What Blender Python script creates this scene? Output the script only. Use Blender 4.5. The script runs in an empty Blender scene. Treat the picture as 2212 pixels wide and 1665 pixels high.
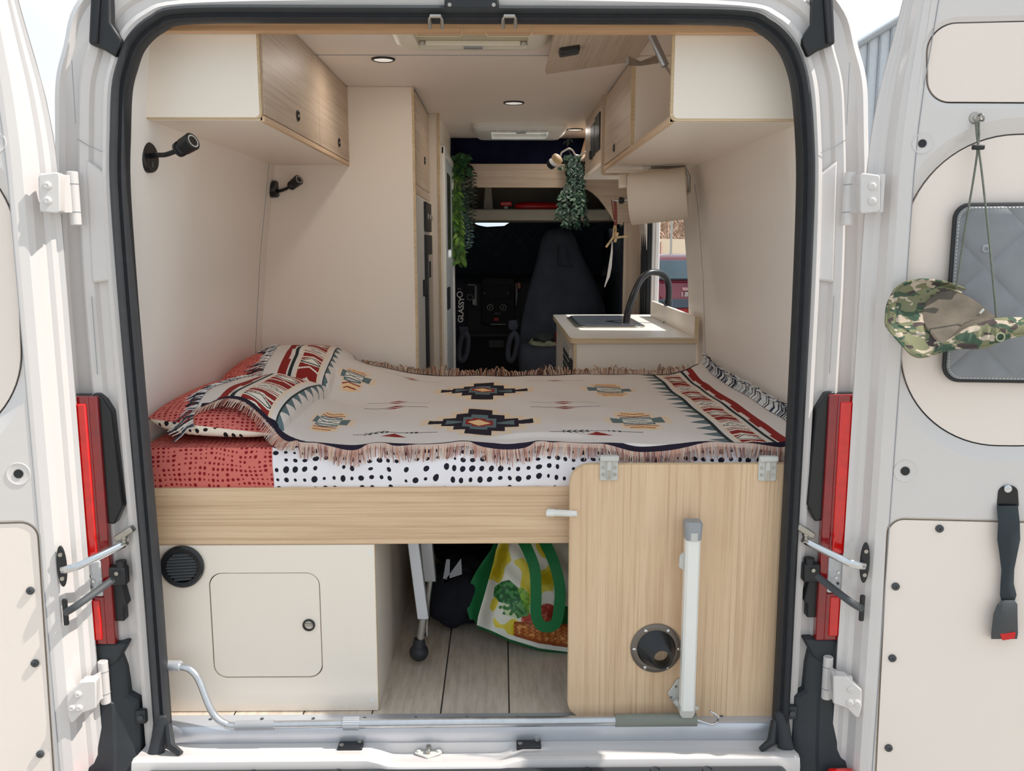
SKY = 1.3; SUN = 6.0; SUNDIR = (.60,-.052,.80); EXPO = -.20; SPOT = 1.3
import bpy, bmesh, math, random
import numpy as np
from mathutils import Vector, Matrix
from math import sin, cos, pi, radians, sqrt, atan2
R = random.Random(7)
V = Vector
scene = bpy.context.scene
COL = scene.collection
# ---------------------------------------------------------------- camera (measured from the photograph's vanishing points)
W, H, F = 2212.0, 1665.0, 1900.0
CAM = V((.087, -2.13, 1.24)); PITCH = radians(9.05); YAW = radians(.72)
FW = V((sin(YAW)*cos(PITCH), cos(YAW)*cos(PITCH), -sin(PITCH))); RT = V((cos(YAW), -sin(YAW), 0)); UP = RT.cross(FW)
def ray(x, y): return FW + RT*((x-W/2)/F) + UP*((H/2-y)/F)
def P(x, y, Y): d = ray(x, y); return CAM + d*((Y-CAM.y)/d.y)
def PX(x, y, X): d = ray(x, y); return CAM + d*((X-CAM.x)/d.x)
def PZ(x, y, Z): d = ray(x, y); return CAM + d*((Z-CAM.z)/d.z)
def PN(x, y, o, n): d = ray(x, y); return CAM + d*((V(o)-CAM).dot(n)/d.dot(n))
cd = bpy.data.cameras.new('camera'); cam = bpy.data.objects.new('camera', cd); COL.objects.link(cam)
cd.sensor_width = 36; cd.lens = 36*F/W; cd.clip_start = .05; cd.clip_end = 300
cam.location = CAM; cam.rotation_euler = (pi/2-PITCH, 0, -YAW); scene.camera = cam
# ---------------------------------------------------------------- mesh builder
class M:
    def __init__(s): s.v = []; s.f = []; s.c = []; s.col = None
    def color(s, c): s.col = c; return s
    def add(s, vs, fs):
        o = len(s.v); s.v += [tuple(p) for p in vs]
        for q in fs: s.f.append(tuple(i+o for i in q)); s.c.append(s.col)
        return s
    def box(s, a, b):
        x0, y0, z0 = [min(a[i], b[i]) for i in range(3)]; x1, y1, z1 = [max(a[i], b[i]) for i in range(3)]
        return s.add([(x0,y0,z0),(x1,y0,z0),(x1,y1,z0),(x0,y1,z0),(x0,y0,z1),(x1,y0,z1),(x1,y1,z1),(x0,y1,z1)],
                     [(3,2,1,0),(4,5,6,7),(0,1,5,4),(1,2,6,5),(2,3,7,6),(3,0,4,7)])
    def obox(s, c, ax, ay, az):
        c = V(c); ax = V(ax); ay = V(ay); az = V(az)
        vs = [c+ax*i+ay*j+az*k for k in (-1,1) for j in (-1,1) for i in (-1,1)]
        return s.add(vs, [(2,3,1,0),(4,5,7,6),(0,1,5,4),(1,3,7,5),(3,2,6,7),(2,0,4,6)])
    def prism(s, pts, e):
        n = len(pts); pts = [V(p) for p in pts]; e = V(e)
        return s.add(pts+[p+e for p in pts], [tuple(range(n))[::-1], tuple(range(n, 2*n))]+[(i, (i+1) % n, n+(i+1) % n, n+i) for i in range(n)])
    def loft(s, rings, closed=True, cap=True):
        n = len(rings[0]); vs = [p for r in rings for p in r]; fs = []
        for k in range(len(rings)-1):
            for i in range(n if closed else n-1):
                j = (i+1) % n; fs.append((k*n+i, k*n+j, (k+1)*n+j, (k+1)*n+i))
        if cap and closed: fs += [tuple(range(n))[::-1], tuple(range((len(rings)-1)*n, len(rings)*n))]
        return s.add(vs, fs)
    def tube(s, pts, r, n=8, cap=True, flat=1.0, up=None):
        pts = [V(p) for p in pts]; rings = []; prev = None
        for i, p in enumerate(pts):
            t = (pts[min(i+1, len(pts)-1)]-pts[max(i-1, 0)]).normalized()
            if prev is None:
                a = V(up) if up else (V((0,0,1)) if abs(t.z) < .9 else V((1,0,0)))
            else: a = prev
            a = (a-t*a.dot(t)).normalized(); b = t.cross(a); prev = a
            rr = r[i] if isinstance(r, (list, tuple)) else r
            rings.append([p+a*(rr*cos(2*pi*k/n))+b*(rr*flat*sin(2*pi*k/n)) for k in range(n)])
        return s.loft(rings, True, cap)
    def lathe(s, prof, c, axis, n=24, cap=True):
        ax = V(axis).normalized(); a = ax.orthogonal().normalized(); b = ax.cross(a); c = V(c)
        return s.loft([[c+ax*h+a*(r*cos(2*pi*k/n))+b*(r*sin(2*pi*k/n)) for k in range(n)] for r, h in prof], True, cap)
    def cyl(s, c, axis, r, h, n=20): return s.lathe([(r, 0), (r, h)], c, axis, n)
    def ball(s, c, r, n=16, m=10):
        rx, ry, rz = (r, r, r) if not isinstance(r, (tuple, list)) else r
        return s.loft([[(c[0]+rx*sin(t)*cos(2*pi*k/n), c[1]+ry*sin(t)*sin(2*pi*k/n), c[2]+rz*cos(t)) for k in range(n)]
                       for t in [1e-3+(pi-2e-3)*j/m for j in range(m+1)]])
    def torus(s, c, axis, R0, r, n=32, m=8):
        ax = V(axis).normalized(); a = ax.orthogonal().normalized(); b = ax.cross(a); c = V(c); rings = []
        for k in range(n+1):
            d = a*cos(2*pi*k/n)+b*sin(2*pi*k/n)
            rings.append([c+d*(R0+r*cos(2*pi*j/m))+ax*(r*sin(2*pi*j/m)) for j in range(m)])
        return s.loft(rings, True, False)
    def grid(s, fn, nu, nv):
        vs = [fn(i/nu, j/nv) for j in range(nv+1) for i in range(nu+1)]
        return s.add(vs, [(j*(nu+1)+i, j*(nu+1)+i+1, (j+1)*(nu+1)+i+1, (j+1)*(nu+1)+i) for j in range(nv) for i in range(nu)])
    def holed(s, outer, holes, fn):
        bm = bmesh.new()
        for lp in [outer]+holes:
            vs = [bm.verts.new((p[0], p[1], 0)) for p in lp]
            for i in range(len(vs)): bm.edges.new((vs[i], vs[(i+1) % len(vs)]))
        bmesh.ops.triangle_fill(bm, edges=bm.edges[:], use_beauty=True, use_dissolve=False)
        bm.verts.index_update()
        s.add([fn(v.co.x, v.co.y) for v in bm.verts], [tuple(v.index for v in f.verts) for f in bm.faces])
        bm.free(); return s
    def build(s, name, m, parent=None, bevel=0, seg=2, sub=0, ang=40, solid=0, recalc=True, flat=False):
        me = bpy.data.meshes.new(name); me.from_pydata(s.v, [], s.f)
        if any(c is not None for c in s.c):
            at = me.attributes.new('Col', 'FLOAT_COLOR', 'FACE')
            at.data.foreach_set('color', np.array([(c or (1,1,1))[:3]+(1,) for c in s.c], dtype=np.float32).ravel())
        if recalc:
            bm = bmesh.new(); bm.from_mesh(me); bmesh.ops.recalc_face_normals(bm, faces=bm.faces[:]); bm.to_mesh(me); bm.free()
        if not flat:
            me.polygons.foreach_set('use_smooth', [True]*len(me.polygons)); me.set_sharp_from_angle(angle=radians(ang))
        me.materials.append(m)
        o = bpy.data.objects.new(name, me); COL.objects.link(o)
        if parent is not None:
            o.parent = parent
            o.matrix_parent_inverse = Matrix.Translation(-parent.location)
        if solid:
            d = o.modifiers.new('solid', 'SOLIDIFY'); d.thickness = solid; d.offset = 0
        if bevel:
            d = o.modifiers.new('bevel', 'BEVEL'); d.width = bevel; d.segments = seg; d.limit_method = 'ANGLE'; d.angle_limit = radians(40); d.harden_normals = False
        if sub:
            d = o.modifiers.new('sub', 'SUBSURF'); d.levels = sub; d.render_levels = sub
        return o
def tag(o, label, cat, group=None, kind=None):
    o['label'] = label; o['category'] = cat
    if group: o['group'] = group
    if kind: o['kind'] = kind
    return o
def thing(name, label, cat, loc, group=None, kind=None):
    o = bpy.data.objects.new(name, None); COL.objects.link(o); o.location = V(loc); o.empty_display_size = .05
    return tag(o, label, cat, group, kind)
def lab(o, l): o['label'] = l; return o
def copy_tree(o, parent=None, off=(0,0,0)):
    c = o.copy(); COL.objects.link(c)
    if parent is not None: c.parent = parent
    else: c.location = o.location+V(off)
    for ch in o.children: copy_tree(ch, c)
    return c
def fillet(pts, rads, n=8):
    out = []; N = len(pts)
    for i, p in enumerate(pts):
        r = rads[i] if isinstance(rads, (list, tuple)) else rads
        p = V((p[0], p[1], 0)); a = V((*pts[i-1][:2], 0)); b = V((*pts[(i+1) % N][:2], 0))
        if r <= 0: out.append((p.x, p.y)); continue
        da = (a-p).normalized(); db = (b-p).normalized(); ang = da.angle(db)
        d = min(r/math.tan(ang/2), (a-p).length*.49, (b-p).length*.49); r2 = d*math.tan(ang/2)
        c = p+(da+db).normalized()*(r2/sin(ang/2)); s = p+da*d; e = p+db*d
        a0 = atan2(s.y-c.y, s.x-c.x); a1 = atan2(e.y-c.y, e.x-c.x); dd = (a1-a0+pi) % (2*pi)-pi
        for k in range(n+1): t = a0+dd*k/n; out.append((c.x+r2*cos(t), c.y+r2*sin(t)))
    return out
def rrect(x0, y0, x1, y1, r, n=8): return fillet([(x0,y0),(x1,y0),(x1,y1),(x0,y1)], r, n)
def smooth_path(pts, n=6):
    pts = [V(p) for p in pts]; out = []
    for i in range(len(pts)-1):
        p0 = pts[max(i-1,0)]; p1 = pts[i]; p2 = pts[i+1]; p3 = pts[min(i+2,len(pts)-1)]
        for k in range(n):
            t = k/n; out.append(.5*((2*p1)+(p2-p0)*t+(2*p0-5*p1+4*p2-p3)*t*t+(3*p1-p0-3*p2+p3)*t**3))
    return out+[pts[-1]]
def sst(a, b, x): t = min(1, max(0, (x-a)/(b-a))); return t*t*(3-2*t)
def lerp(tab, x):
    if x <= tab[0][0]: return tab[0][1]
    for (a, p), (b, q) in zip(tab, tab[1:]):
        if x <= b: return p+(q-p)*(x-a)/(b-a)
    return tab[-1][1]
# ---------------------------------------------------------------- materials
def lin(c):
    return tuple((x/255/12.92) if x/255 <= .04045 else ((x/255+.055)/1.055)**2.4 for x in c)
def rgba(c): return lin(c)+(1,)
class N:
    def __init__(s, name):
        s.m = bpy.data.materials.new(name); s.m.use_nodes = True; s.t = s.m.node_tree; s.b = s.t.nodes['Principled BSDF']
    def n(s, typ, **kw):
        d = s.t.nodes.new(typ)
        for k, v in kw.items():
            if k.startswith('i_'):
                k = k[2:]; k = int(k) if k.isdigit() else k.replace('_', ' ')
                if isinstance(v, bpy.types.NodeSocket): s.t.links.new(v, d.inputs[k])
                else: d.inputs[k].default_value = v
            else: setattr(d, k, v)
        return d
    def math(s, op, a, b=None, c=None):
        d = s.t.nodes.new('ShaderNodeMath'); d.operation = op
        for i, v in enumerate((a, b, c)):
            if v is None: continue
            if isinstance(v, bpy.types.NodeSocket): s.t.links.new(v, d.inputs[i])
            else: d.inputs[i].default_value = v
        return d.outputs[0]
    def mix(s, f, a, b):
        d = s.t.nodes.new('ShaderNodeMix'); d.data_type = 'RGBA'
        for i, v in ((0, f), (6, a), (7, b)):
            if isinstance(v, bpy.types.NodeSocket): s.t.links.new(v, d.inputs[i])
            else: d.inputs[i].default_value = v
        return d.outputs[2]
    def coord(s, scale=(1,1,1), off=(0,0,0), kind='Object'):
        tc = s.n('ShaderNodeTexCoord'); mp = s.n('ShaderNodeMapping', i_Vector=tc.outputs[kind]); mp.inputs['Scale'].default_value = scale; mp.inputs['Location'].default_value = off
        return mp.outputs[0]
    def noise(s, vec, scale, detail=3, rough=.5, out='Fac'):
        return s.n('ShaderNodeTexNoise', i_Vector=vec, i_Scale=scale, i_Detail=detail, i_Roughness=rough).outputs[out]
    def ramp(s, f, stops, interp='LINEAR'):
        d = s.n('ShaderNodeValToRGB', i_Fac=f); cr = d.color_ramp; cr.interpolation = interp
        while len(cr.elements) < len(stops): cr.elements.new(.5)
        for e, (p, c) in zip(cr.elements, stops): e.position = p; e.color = c if len(c) == 4 else rgba(c)
        return d.outputs[0]
    def bump(s, h, strength=.3, dist=.002):
        d = s.n('ShaderNodeBump', i_Height=h); d.inputs['Strength'].default_value = strength; d.inputs['Distance'].default_value = dist
        s.t.links.new(d.outputs[0], s.b.inputs['Normal'])
    def set(s, col=None, rough=.5, metal=0, spec=.5, coat=0):
        if col is not None:
            if isinstance(col, bpy.types.NodeSocket): s.t.links.new(col, s.b.inputs['Base Color'])
            else: s.b.inputs['Base Color'].default_value = rgba(col)
        if isinstance(rough, bpy.types.NodeSocket): s.t.links.new(rough, s.b.inputs['Roughness'])
        else: s.b.inputs['Roughness'].default_value = rough
        s.b.inputs['Metallic'].default_value = metal; s.b.inputs['Specular IOR Level'].default_value = spec
        s.b.inputs['Coat Weight'].default_value = coat
        return s.m
def plain(name, col, rough=.5, metal=0, spec=.5, coat=0, var=.04, nscale=14, bump=0, bscale=300):
    k = N(name); v = k.coord(); nz = k.noise(v, nscale, 3)
    a = tuple(max(0, x*(1-var)) for x in col); b = tuple(min(255, x*(1+var)) for x in col)
    m = k.set(k.mix(nz, rgba(a), rgba(b)), rough, metal, spec, coat)
    if bump: k.bump(k.noise(v, bscale, 2), bump, .001)
    return m
def wood(name, axis, c0, c1, c2, rough=.45):
    k = N(name); g = {'x': 0, 'y': 1, 'z': 2}[axis]
    def cc(al, ac, off): return k.coord(tuple(al if q == g else ac for q in range(3)), off)
    n1 = k.noise(cc(1.3, 42, (0,0,0)), 1.5, 5, .6); n2 = k.noise(cc(.7, 120, (3,7,1)), 1.6, 3, .55); n3 = k.noise(cc(.5, 7, (1,2,5)), 1.5, 2, .5); n4 = k.noise(cc(9, 500, (2,2,2)), 1, 2, .5)
    base = k.ramp(n3, [(.32, c0), (.68, c1)])
    base = k.mix(k.math('MULTIPLY', k.ramp(n1, [(.50, (0,0,0)), (.66, (255,255,255))]), .45), base, rgba(c2))
    base = k.mix(k.math('MULTIPLY', k.ramp(n2, [(.56, (0,0,0)), (.62, (255,255,255))]), .50), base, rgba(c2))
    base = k.mix(k.math('MULTIPLY', k.math('GREATER_THAN', n4, .56), .14), base, rgba(c2))
    m = k.set(base, rough, 0, .35); k.bump(n2, .12, .0006); return m
MT = {}
wc = ((224,194,160), (213,181,147), (182,147,113))
wg = ((204,184,163), (192,171,149), (160,138,118))
for a in 'xyz': MT['wood_'+a] = wood('acacia laminate '+a, a, *wc); MT['dwood_'+a] = wood('pale ash laminate '+a, a, *wg)
MT['ply'] = wood('plywood edge', 'x', (220,198,164), (206,182,146), (184,158,122), .6)
MT['cream'] = plain('cream laminate', (238,226,212), .38, var=.012, nscale=2.0, bump=.03, bscale=500)
MT['wall'] = plain('cream wall lining', (238,228,219), .42, var=.015, nscale=2.0, bump=.05, bscale=420)
MT['ceil'] = plain('ceiling lining', (238,227,217), .5, var=.015, nscale=2.0, bump=.05, bscale=420)
MT['paint'] = plain('white body paint', (212,206,203), .22, spec=.5, coat=.5, var=.012, nscale=5)
MT['trimp'] = plain('door trim board', (236,223,213), .45, var=.012, nscale=3)
MT['rubber'] = plain('black seal rubber', (40,42,46), .55, var=.15, nscale=40, bump=.15)
MT['black'] = plain('black plastic', (26,27,30), .45, var=.1, nscale=30)
MT['blackg'] = plain('satin black metal', (22,23,26), .3, var=.1, nscale=30)
MT['dgrey'] = plain('dark grey plastic', (66,68,70), .55, var=.1, nscale=25, bump=.15)
MT['bumper'] = plain('grained bumper plastic', (44,48,52), .6, var=.12, nscale=18, bump=.3, bscale=600)
MT['grey'] = plain('grey plastic', (150,152,156), .5)
MT['lgrey'] = plain('light grey plastic', (196,194,188), .45)
MT['white'] = plain('white plastic', (232,230,224), .35, var=.01)
MT['alu'] = plain('brushed aluminium', (190,192,196), .32, metal=.85, var=.05, nscale=60)
MT['alumat'] = plain('silver anodised profile', (200,202,208), .42, metal=.55, var=.03)
MT['chrome'] = plain('chrome', (205,206,208), .12, metal=1, var=.03)
MT['steel'] = plain('zinc steel', (168,164,156), .3, metal=.9, var=.12, nscale=40)
MT['fabblack'] = plain('black cloth', (34,35,42), .95, spec=.15, var=.2, nscale=30, bump=.3)
MT['seatcloth'] = plain('dark seat cover', (70,74,84), .9, spec=.2, var=.2, nscale=10, bump=.3)
MT['navy'] = plain('navy cloth', (26,29,54), .95, spec=.1, var=.15)
MT['dash'] = plain('dashboard plastic', (36,38,42), .6, var=.15)
MT['brown'] = plain('cab headliner', (158,146,132), .85, spec=.2, var=.06)
MT['red'] = plain('red plastic', (200,24,26), .35)
MT['dred'] = plain('dark red wood', (122,52,36), .5, var=.1)
MT['peg'] = plain('bare wood', (214,186,140), .6, var=.08)
MT['paper'] = plain('paper towel', (226,214,198), .95, spec=.1, var=.02, bump=.2, bscale=260)
MT['green'] = plain('green bag strap', (14,112,58), .7, var=.12, nscale=120)
MT['khaki'] = plain('khaki cloth', (170,170,142), .9, var=.12)
MT['thread'] = plain('grey-green cord', (98,102,92), .8, var=.3, nscale=300)
k = N('lit spot lens'); k.set((240,236,228),.5); k.b.inputs['Emission Color'].default_value = (1,.95,.88,1); k.b.inputs['Emission Strength'].default_value = .5; MT['lamp'] = k.m
def glass():
    k = N('clear glass'); k.b.inputs['Base Color'].default_value = (1,1,1,1); k.b.inputs['Roughness'].default_value = .02
    tr = k.n('ShaderNodeBsdfTransparent'); gl = k.n('ShaderNodeBsdfGlossy', i_Roughness=.02); mx = k.n('ShaderNodeMixShader', i_0=.08, i_1=tr.outputs[0], i_2=gl.outputs[0])
    k.t.links.new(mx.outputs[0], k.t.nodes['Material Output'].inputs[0]); return k.m
MT['glass'] = glass()
def lens(name, col):
    k = N(name); v = k.coord((1,1,1)); w = k.noise(v, 30, 2)
    m = k.set(k.mix(w, rgba(tuple(x*.75 for x in col)), rgba(col)), .08, 0, .6, .6); return m
MT['lens'] = lens('red lamp lens', (236,18,14)); MT['lensd'] = lens('dark red lamp lens', (150,14,20)); MT['lensc'] = lens('clear lamp lens', (214,214,216))
def vcol(name, rough=.9, bump=.35, bs=420, spec=.15):
    k = N(name); a = k.n('ShaderNodeAttribute', attribute_name='Col'); v = k.coord(); nz = k.noise(v, 700, 2, .6)
    col = k.mix(k.math('MULTIPLY', k.math('SUBTRACT', nz, .5), .5), a.outputs['Color'], (0,0,0,1))
    m = k.set(col, rough, 0, spec); k.bump(k.noise(v, bs, 2), bump, .0015); return m
MT['woven'] = vcol('woven cotton'); MT['print'] = vcol('printed laminate bag', .4, .1, 60, .4); MT['leaf'] = vcol('leaves', .45, .1, 60, .4)
def dots(name, base, dot, cell, rad, thresh, xsplit=None):
    k = N(name); tc = k.n('ShaderNodeTexCoord'); sx = k.n('ShaderNodeSeparateXYZ', i_Vector=tc.outputs['Object'])
    wob = k.noise(tc.outputs['Object'], 9, 1, .5); wv = k.math('MULTIPLY', k.math('SUBTRACT', wob, .5), .035)
    u = k.math('DIVIDE', k.math('ADD', sx.outputs[0], wv), cell); vv = k.math('DIVIDE', k.math('ADD', k.math('ADD', sx.outputs[1], sx.outputs[2]), wv), cell)
    cv = k.n('ShaderNodeCombineXYZ', i_0=k.math('FLOOR', u), i_1=k.math('FLOOR', vv)); wn = k.n('ShaderNodeTexWhiteNoise', noise_dimensions='2D', i_Vector=cv.outputs[0])
    sc = k.n('ShaderNodeSeparateColor', i_Color=wn.outputs['Color'])
    fu = k.math('SUBTRACT', k.math('FRACT', u), .5); fv = k.math('SUBTRACT', k.math('FRACT', vv), .5)
    d = k.math('SQRT', k.math('ADD', k.math('MULTIPLY', fu, fu), k.math('MULTIPLY', fv, fv)))
    r = k.math('MULTIPLY', k.math('ADD', k.math('MULTIPLY', sc.outputs[0], .7), .62), rad)
    f = k.math('MULTIPLY', k.math('LESS_THAN', d, r), k.math('GREATER_THAN', sc.outputs[1], thresh))
    m = k.set(k.mix(f, rgba(base), rgba(dot)), .85, 0, .2); k.bump(k.noise(tc.outputs['Object'], 600, 2), .15, .001); return m
MT['dots_o'] = dots('coral dotted cotton', (208,112,102), (136,26,34), .0125, .27, .12)
MT['dots_w'] = dots('white dotted cotton', (232,228,232), (34,32,44), .024, .26, .16)
MT['dots_c'] = dots('cream dotted cotton', (238,226,208), (34,30,34), .021, .24, .2)
def floor_mat():
    k = N('grey oak vinyl planks'); tc = k.n('ShaderNodeTexCoord'); sx = k.n('ShaderNodeSeparateXYZ', i_Vector=tc.outputs['Object'])
    u = k.math('DIVIDE', k.math('ADD', sx.outputs[0], 10.013), .184); fu = k.math('FRACT', u); row = k.math('FLOOR', u)
    ed = k.math('LESS_THAN', k.math('MINIMUM', fu, k.math('SUBTRACT', 1, fu)), .011)
    cv = k.n('ShaderNodeCombineXYZ', i_0=k.math('ADD', sx.outputs[0], k.math('MULTIPLY', row, 3.7)), i_1=k.math('MULTIPLY', sx.outputs[1], .12), i_2=row)
    n1 = k.noise(cv.outputs[0], 60, 5, .65); wn = k.n('ShaderNodeTexWhiteNoise', noise_dimensions='1D', i_W=row)
    base = k.ramp(n1, [(.3, (184,168,152)), (.5, (208,192,175)), (.7, (222,207,191))])
    base = k.mix(k.math('MULTIPLY', wn.outputs['Value'], .22), base, rgba((176,165,154))); base = k.mix(ed, base, rgba((52,46,42)))
    m = k.set(base, .5, 0, .3); k.bump(n1, .1, .0006); return m
MT['floor'] = floor_mat()
def quilt(name, col, size, rot=True, depth=1.0, axes=(0, 2)):
    k = N(name); tc = k.n('ShaderNodeTexCoord'); sx = k.n('ShaderNodeSeparateXYZ', i_Vector=tc.outputs['Object']); a, b = sx.outputs[axes[0]], sx.outputs[axes[1]]
    p = k.math('FRACT', k.math('DIVIDE', k.math('ADD', a, b), size)); q = k.math('FRACT', k.math('DIVIDE', k.math('SUBTRACT', a, b), size))
    hp = k.math('SUBTRACT', 1, k.math('POWER', k.math('ABSOLUTE', k.math('SUBTRACT', k.math('MULTIPLY', p, 2), 1)), 6))
    hq = k.math('SUBTRACT', 1, k.math('POWER', k.math('ABSOLUTE', k.math('SUBTRACT', k.math('MULTIPLY', q, 2), 1)), 6))
    h = k.math('MULTIPLY', hp, hq); m = k.set(k.mix(k.noise(tc.outputs['Object'], 14, 3), rgba(tuple(x*.9 for x in col)), rgba(tuple(min(255, x*1.1) for x in col))), .6, 0, .3)
    k.bump(h, .9*depth, .006); return m
MT['quiltg'] = quilt('grey quilted vinyl', (136,138,142), .17); MT['quiltk'] = quilt('black quilted cloth', (62,70,84), .09)
def camo():
    k = N('woodland camouflage cotton'); v = k.coord((1,1,1.7)); v2 = k.coord((1,1,1.9), (4,2,9)); v3 = k.coord((1,1,2.2), (8,5,1)); v4 = k.coord((1,1,2), (1,9,4))
    c = k.mix(k.noise(v, 14, 2), rgba((134,132,104)), rgba((112,114,86)))
    c = k.mix(k.math('GREATER_THAN', k.noise(v2, 22, 2, .5), .55), c, rgba((74,92,76)))
    c = k.mix(k.math('GREATER_THAN', k.noise(v3, 24, 2, .5), .58), c, rgba((188,172,154)))
    c = k.mix(k.math('GREATER_THAN', k.noise(v4, 26, 2, .5), .6), c, rgba((82,72,70)))
    m = k.set(c, .9, 0, .15); k.bump(k.noise(v, 700, 2), .25, .001); return m
MT['camo'] = camo()
MT['console'] = plain('black console plastic', (13,14,17), .55, spec=.3)
MT['camoin_shaded'] = plain('shaded brown green hat lining', (104,96,86), .95, spec=.1, var=.35, nscale=16, bump=.3)  # brownish lining, its colour darkened so the crown reads as a shaded hollow
# ================================================================= SETTING: van shell
def struct(m, name, mt, label, cat, **kw):
    return tag(m.build(name, mt, **kw), label, cat, kind='structure')
CZ = 1.835
struct(M().box((-.95,.03,-.03),(.95,4.5,0)), 'floor', MT['floor'], 'grey oak plank floor of the van', 'floor')
ce = M()
xs = [-.85,.04,.33,.85]; ys = [.06,2.42,2.72,2.97]
for i in range(3):
    for j in range(3):
        if i == 1 and j == 1: continue
        ce.box((xs[i],ys[j],CZ),(xs[i+1],ys[j+1],CZ+.03))
ceil_o = struct(ce, 'ceiling', MT['ceil'], 'flat cream lined ceiling of the van', 'ceiling')
M().box((-.5,.786,CZ-.0015),(.36,.790,CZ+.001)).build('seam', MT['grey'], ceil_o)
PRL = [(0,-.872),(.5,-.875),(.86,-.871),(1.2,-.838),(1.54,-.79),(1.75,-.765),(1.86,-.745)]
PRR = [(0,.93),(.73,.93),(1.1,.907),(1.386,.877),(1.54,.848),(1.75,.815),(1.86,.795)]
def wallpatch(m, prof, y0, y1, z0=0, z1=1.86, ny=6):
    m.grid(lambda a, b: (lerp(prof, z0+(z1-z0)*b), y0+(y1-y0)*a, z0+(z1-z0)*b), ny, 24)
wl = M(); wallpatch(wl, PRL, .02, 3.0)
wlo = struct(wl, 'wall_left', MT['wall'], 'smooth cream lining along the left side of the van', 'wall', solid=.02)
sm = M()
for y in (1.26, ): sm.tube([(lerp(PRL, z)+.0095, y, z) for z in [.5+.07*i for i in range(16)]], .0022, 6)
sm.build('seam', MT['grey'], wlo)
wr = M(); wallpatch(wr, PRR, .02, 1.70); wallpatch(wr, PRR, 1.70, 2.66, 1.45, 1.86); wallpatch(wr, PRR, 1.70, 2.66, 0, .5); wallpatch(wr, PRR, 2.72, 3.0)
wro = struct(wr, 'wall_right', MT['wall'], 'smooth cream lining along the right side of the van', 'wall', solid=.02)
sm = M(); sm.tube([(lerp(PRR, z)-.0095, 1.40, z) for z in [.5+.07*i for i in range(15)]], .0022, 6); sm.build('seam', MT['grey'], wro)
# outer skin of the van so that no light leaks in
sk = M()
for s in (-1, 1):
    sk.grid(lambda a, b, s=s: (s*lerp([(-.5,.99),(.9,1.0),(1.4,.985),(1.62,.96),(1.8,.895),(1.93,.70)], -.5+2.43*b), .3+(1.40 if s > 0 else 4.6)*a, -.5+2.43*b), 4, 16)
sk.box((-.75,.1,1.90),(-.02,4.2,1.93)); sk.box((.40,.1,1.90),(.75,4.2,1.93)); sk.box((-.02,.1,1.90),(.40,2.40,1.93)); sk.box((-.02,2.75,1.90),(.40,4.2,1.93))
# rear frame: loft of a pressed-steel section round the opening
HALF_R = [((.801,-.13),(.985,-.13)),((.801,.2),(.985,.2)),((.80,.43),(.985,.43)),((.80,.9),(.985,.9)),((.799,1.15),(.985,1.15)),((.795,1.38),(.975,1.38)),((.786,1.5),(.966,1.5)),((.773,1.593),(.955,1.62)),((.759,1.644),(.93,1.70)),((.735,1.69),(.90,1.785)),((.69,1.727),(.82,1.86)),((.62,1.745),(.68,1.90)),((.3,1.747),(.32,1.93)),((0,1.747),(0,1.935))]
LX = [(-.13,-.777),(0,-.777),(.469,-.78),(1.108,-.792),(1.38,-.792),(1.5,-.783),(1.589,-.774),(1.644,-.757),(1.69,-.735)]
PATH = list(HALF_R)
for (i, o) in reversed(HALF_R[:-1]):
    xi = lerp(LX, i[1]) if i[1] < 1.7 else -i[0]
    PATH.append(((xi, i[1]), (-o[0], o[1])))
SEC = [(.08,.022),(.08,-.004),(.17,-.006),(.24,-.012),(.30,-.006),(.33,.012),(.46,.014),(.50,.004),(.60,.0),(.64,.006),(.66,.02),(.84,.022),(.90,.012),(1.0,.03),(1.03,.08),(1.06,.35)]
fr = M(); rings = []
DI = smooth_path([V((i[0],i[1],0)) for i, o in PATH], 5); DO = smooth_path([V((o[0],o[1],0)) for i, o in PATH], 5)
for i, o in zip(DI, DO):
    rings.append([(i[0]+(o[0]-i[0])*t, y, i[1]+(o[1]-i[1])*t) for t, y in SEC])
fr.loft(rings, False, False)
frame = struct(fr, 'wall_rear', MT['paint'], 'white painted steel frame around the rear opening of the van', 'van frame', ang=25)
sk.build('body_skin', MT['paint'], frame)
# pressed recess plates and seam lines on each pillar
for s, xo in ((1, .0), (-1, .012)):
    b = M(); b.prism([(s*(.835-xo), -.002, z) if k == 0 else (s*x, -.002, z) for k, (x, z) in enumerate([(.838-xo*.5,1.16),(.838-xo*.5,1.40),(.885,1.44),(.892,1.15)])], (0,.02,0)); b.build('hinge_pad', MT['paint'], frame, bevel=.006)
    c = M(); c.tube([(s*.84,-.012,1.455),(s*.875,-.004,1.47),(s*.90,-.002,1.485)], .0009, 5)
    c.tube([(s*.893,-.004,1.12),(s*.893,-.004,.93)], .0009, 5); c.tube([(s*.898,-.004,1.66),(s*.90,-.004,1.52)], .0009, 5); c.build('sealant_line', MT['grey'], frame)
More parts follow.
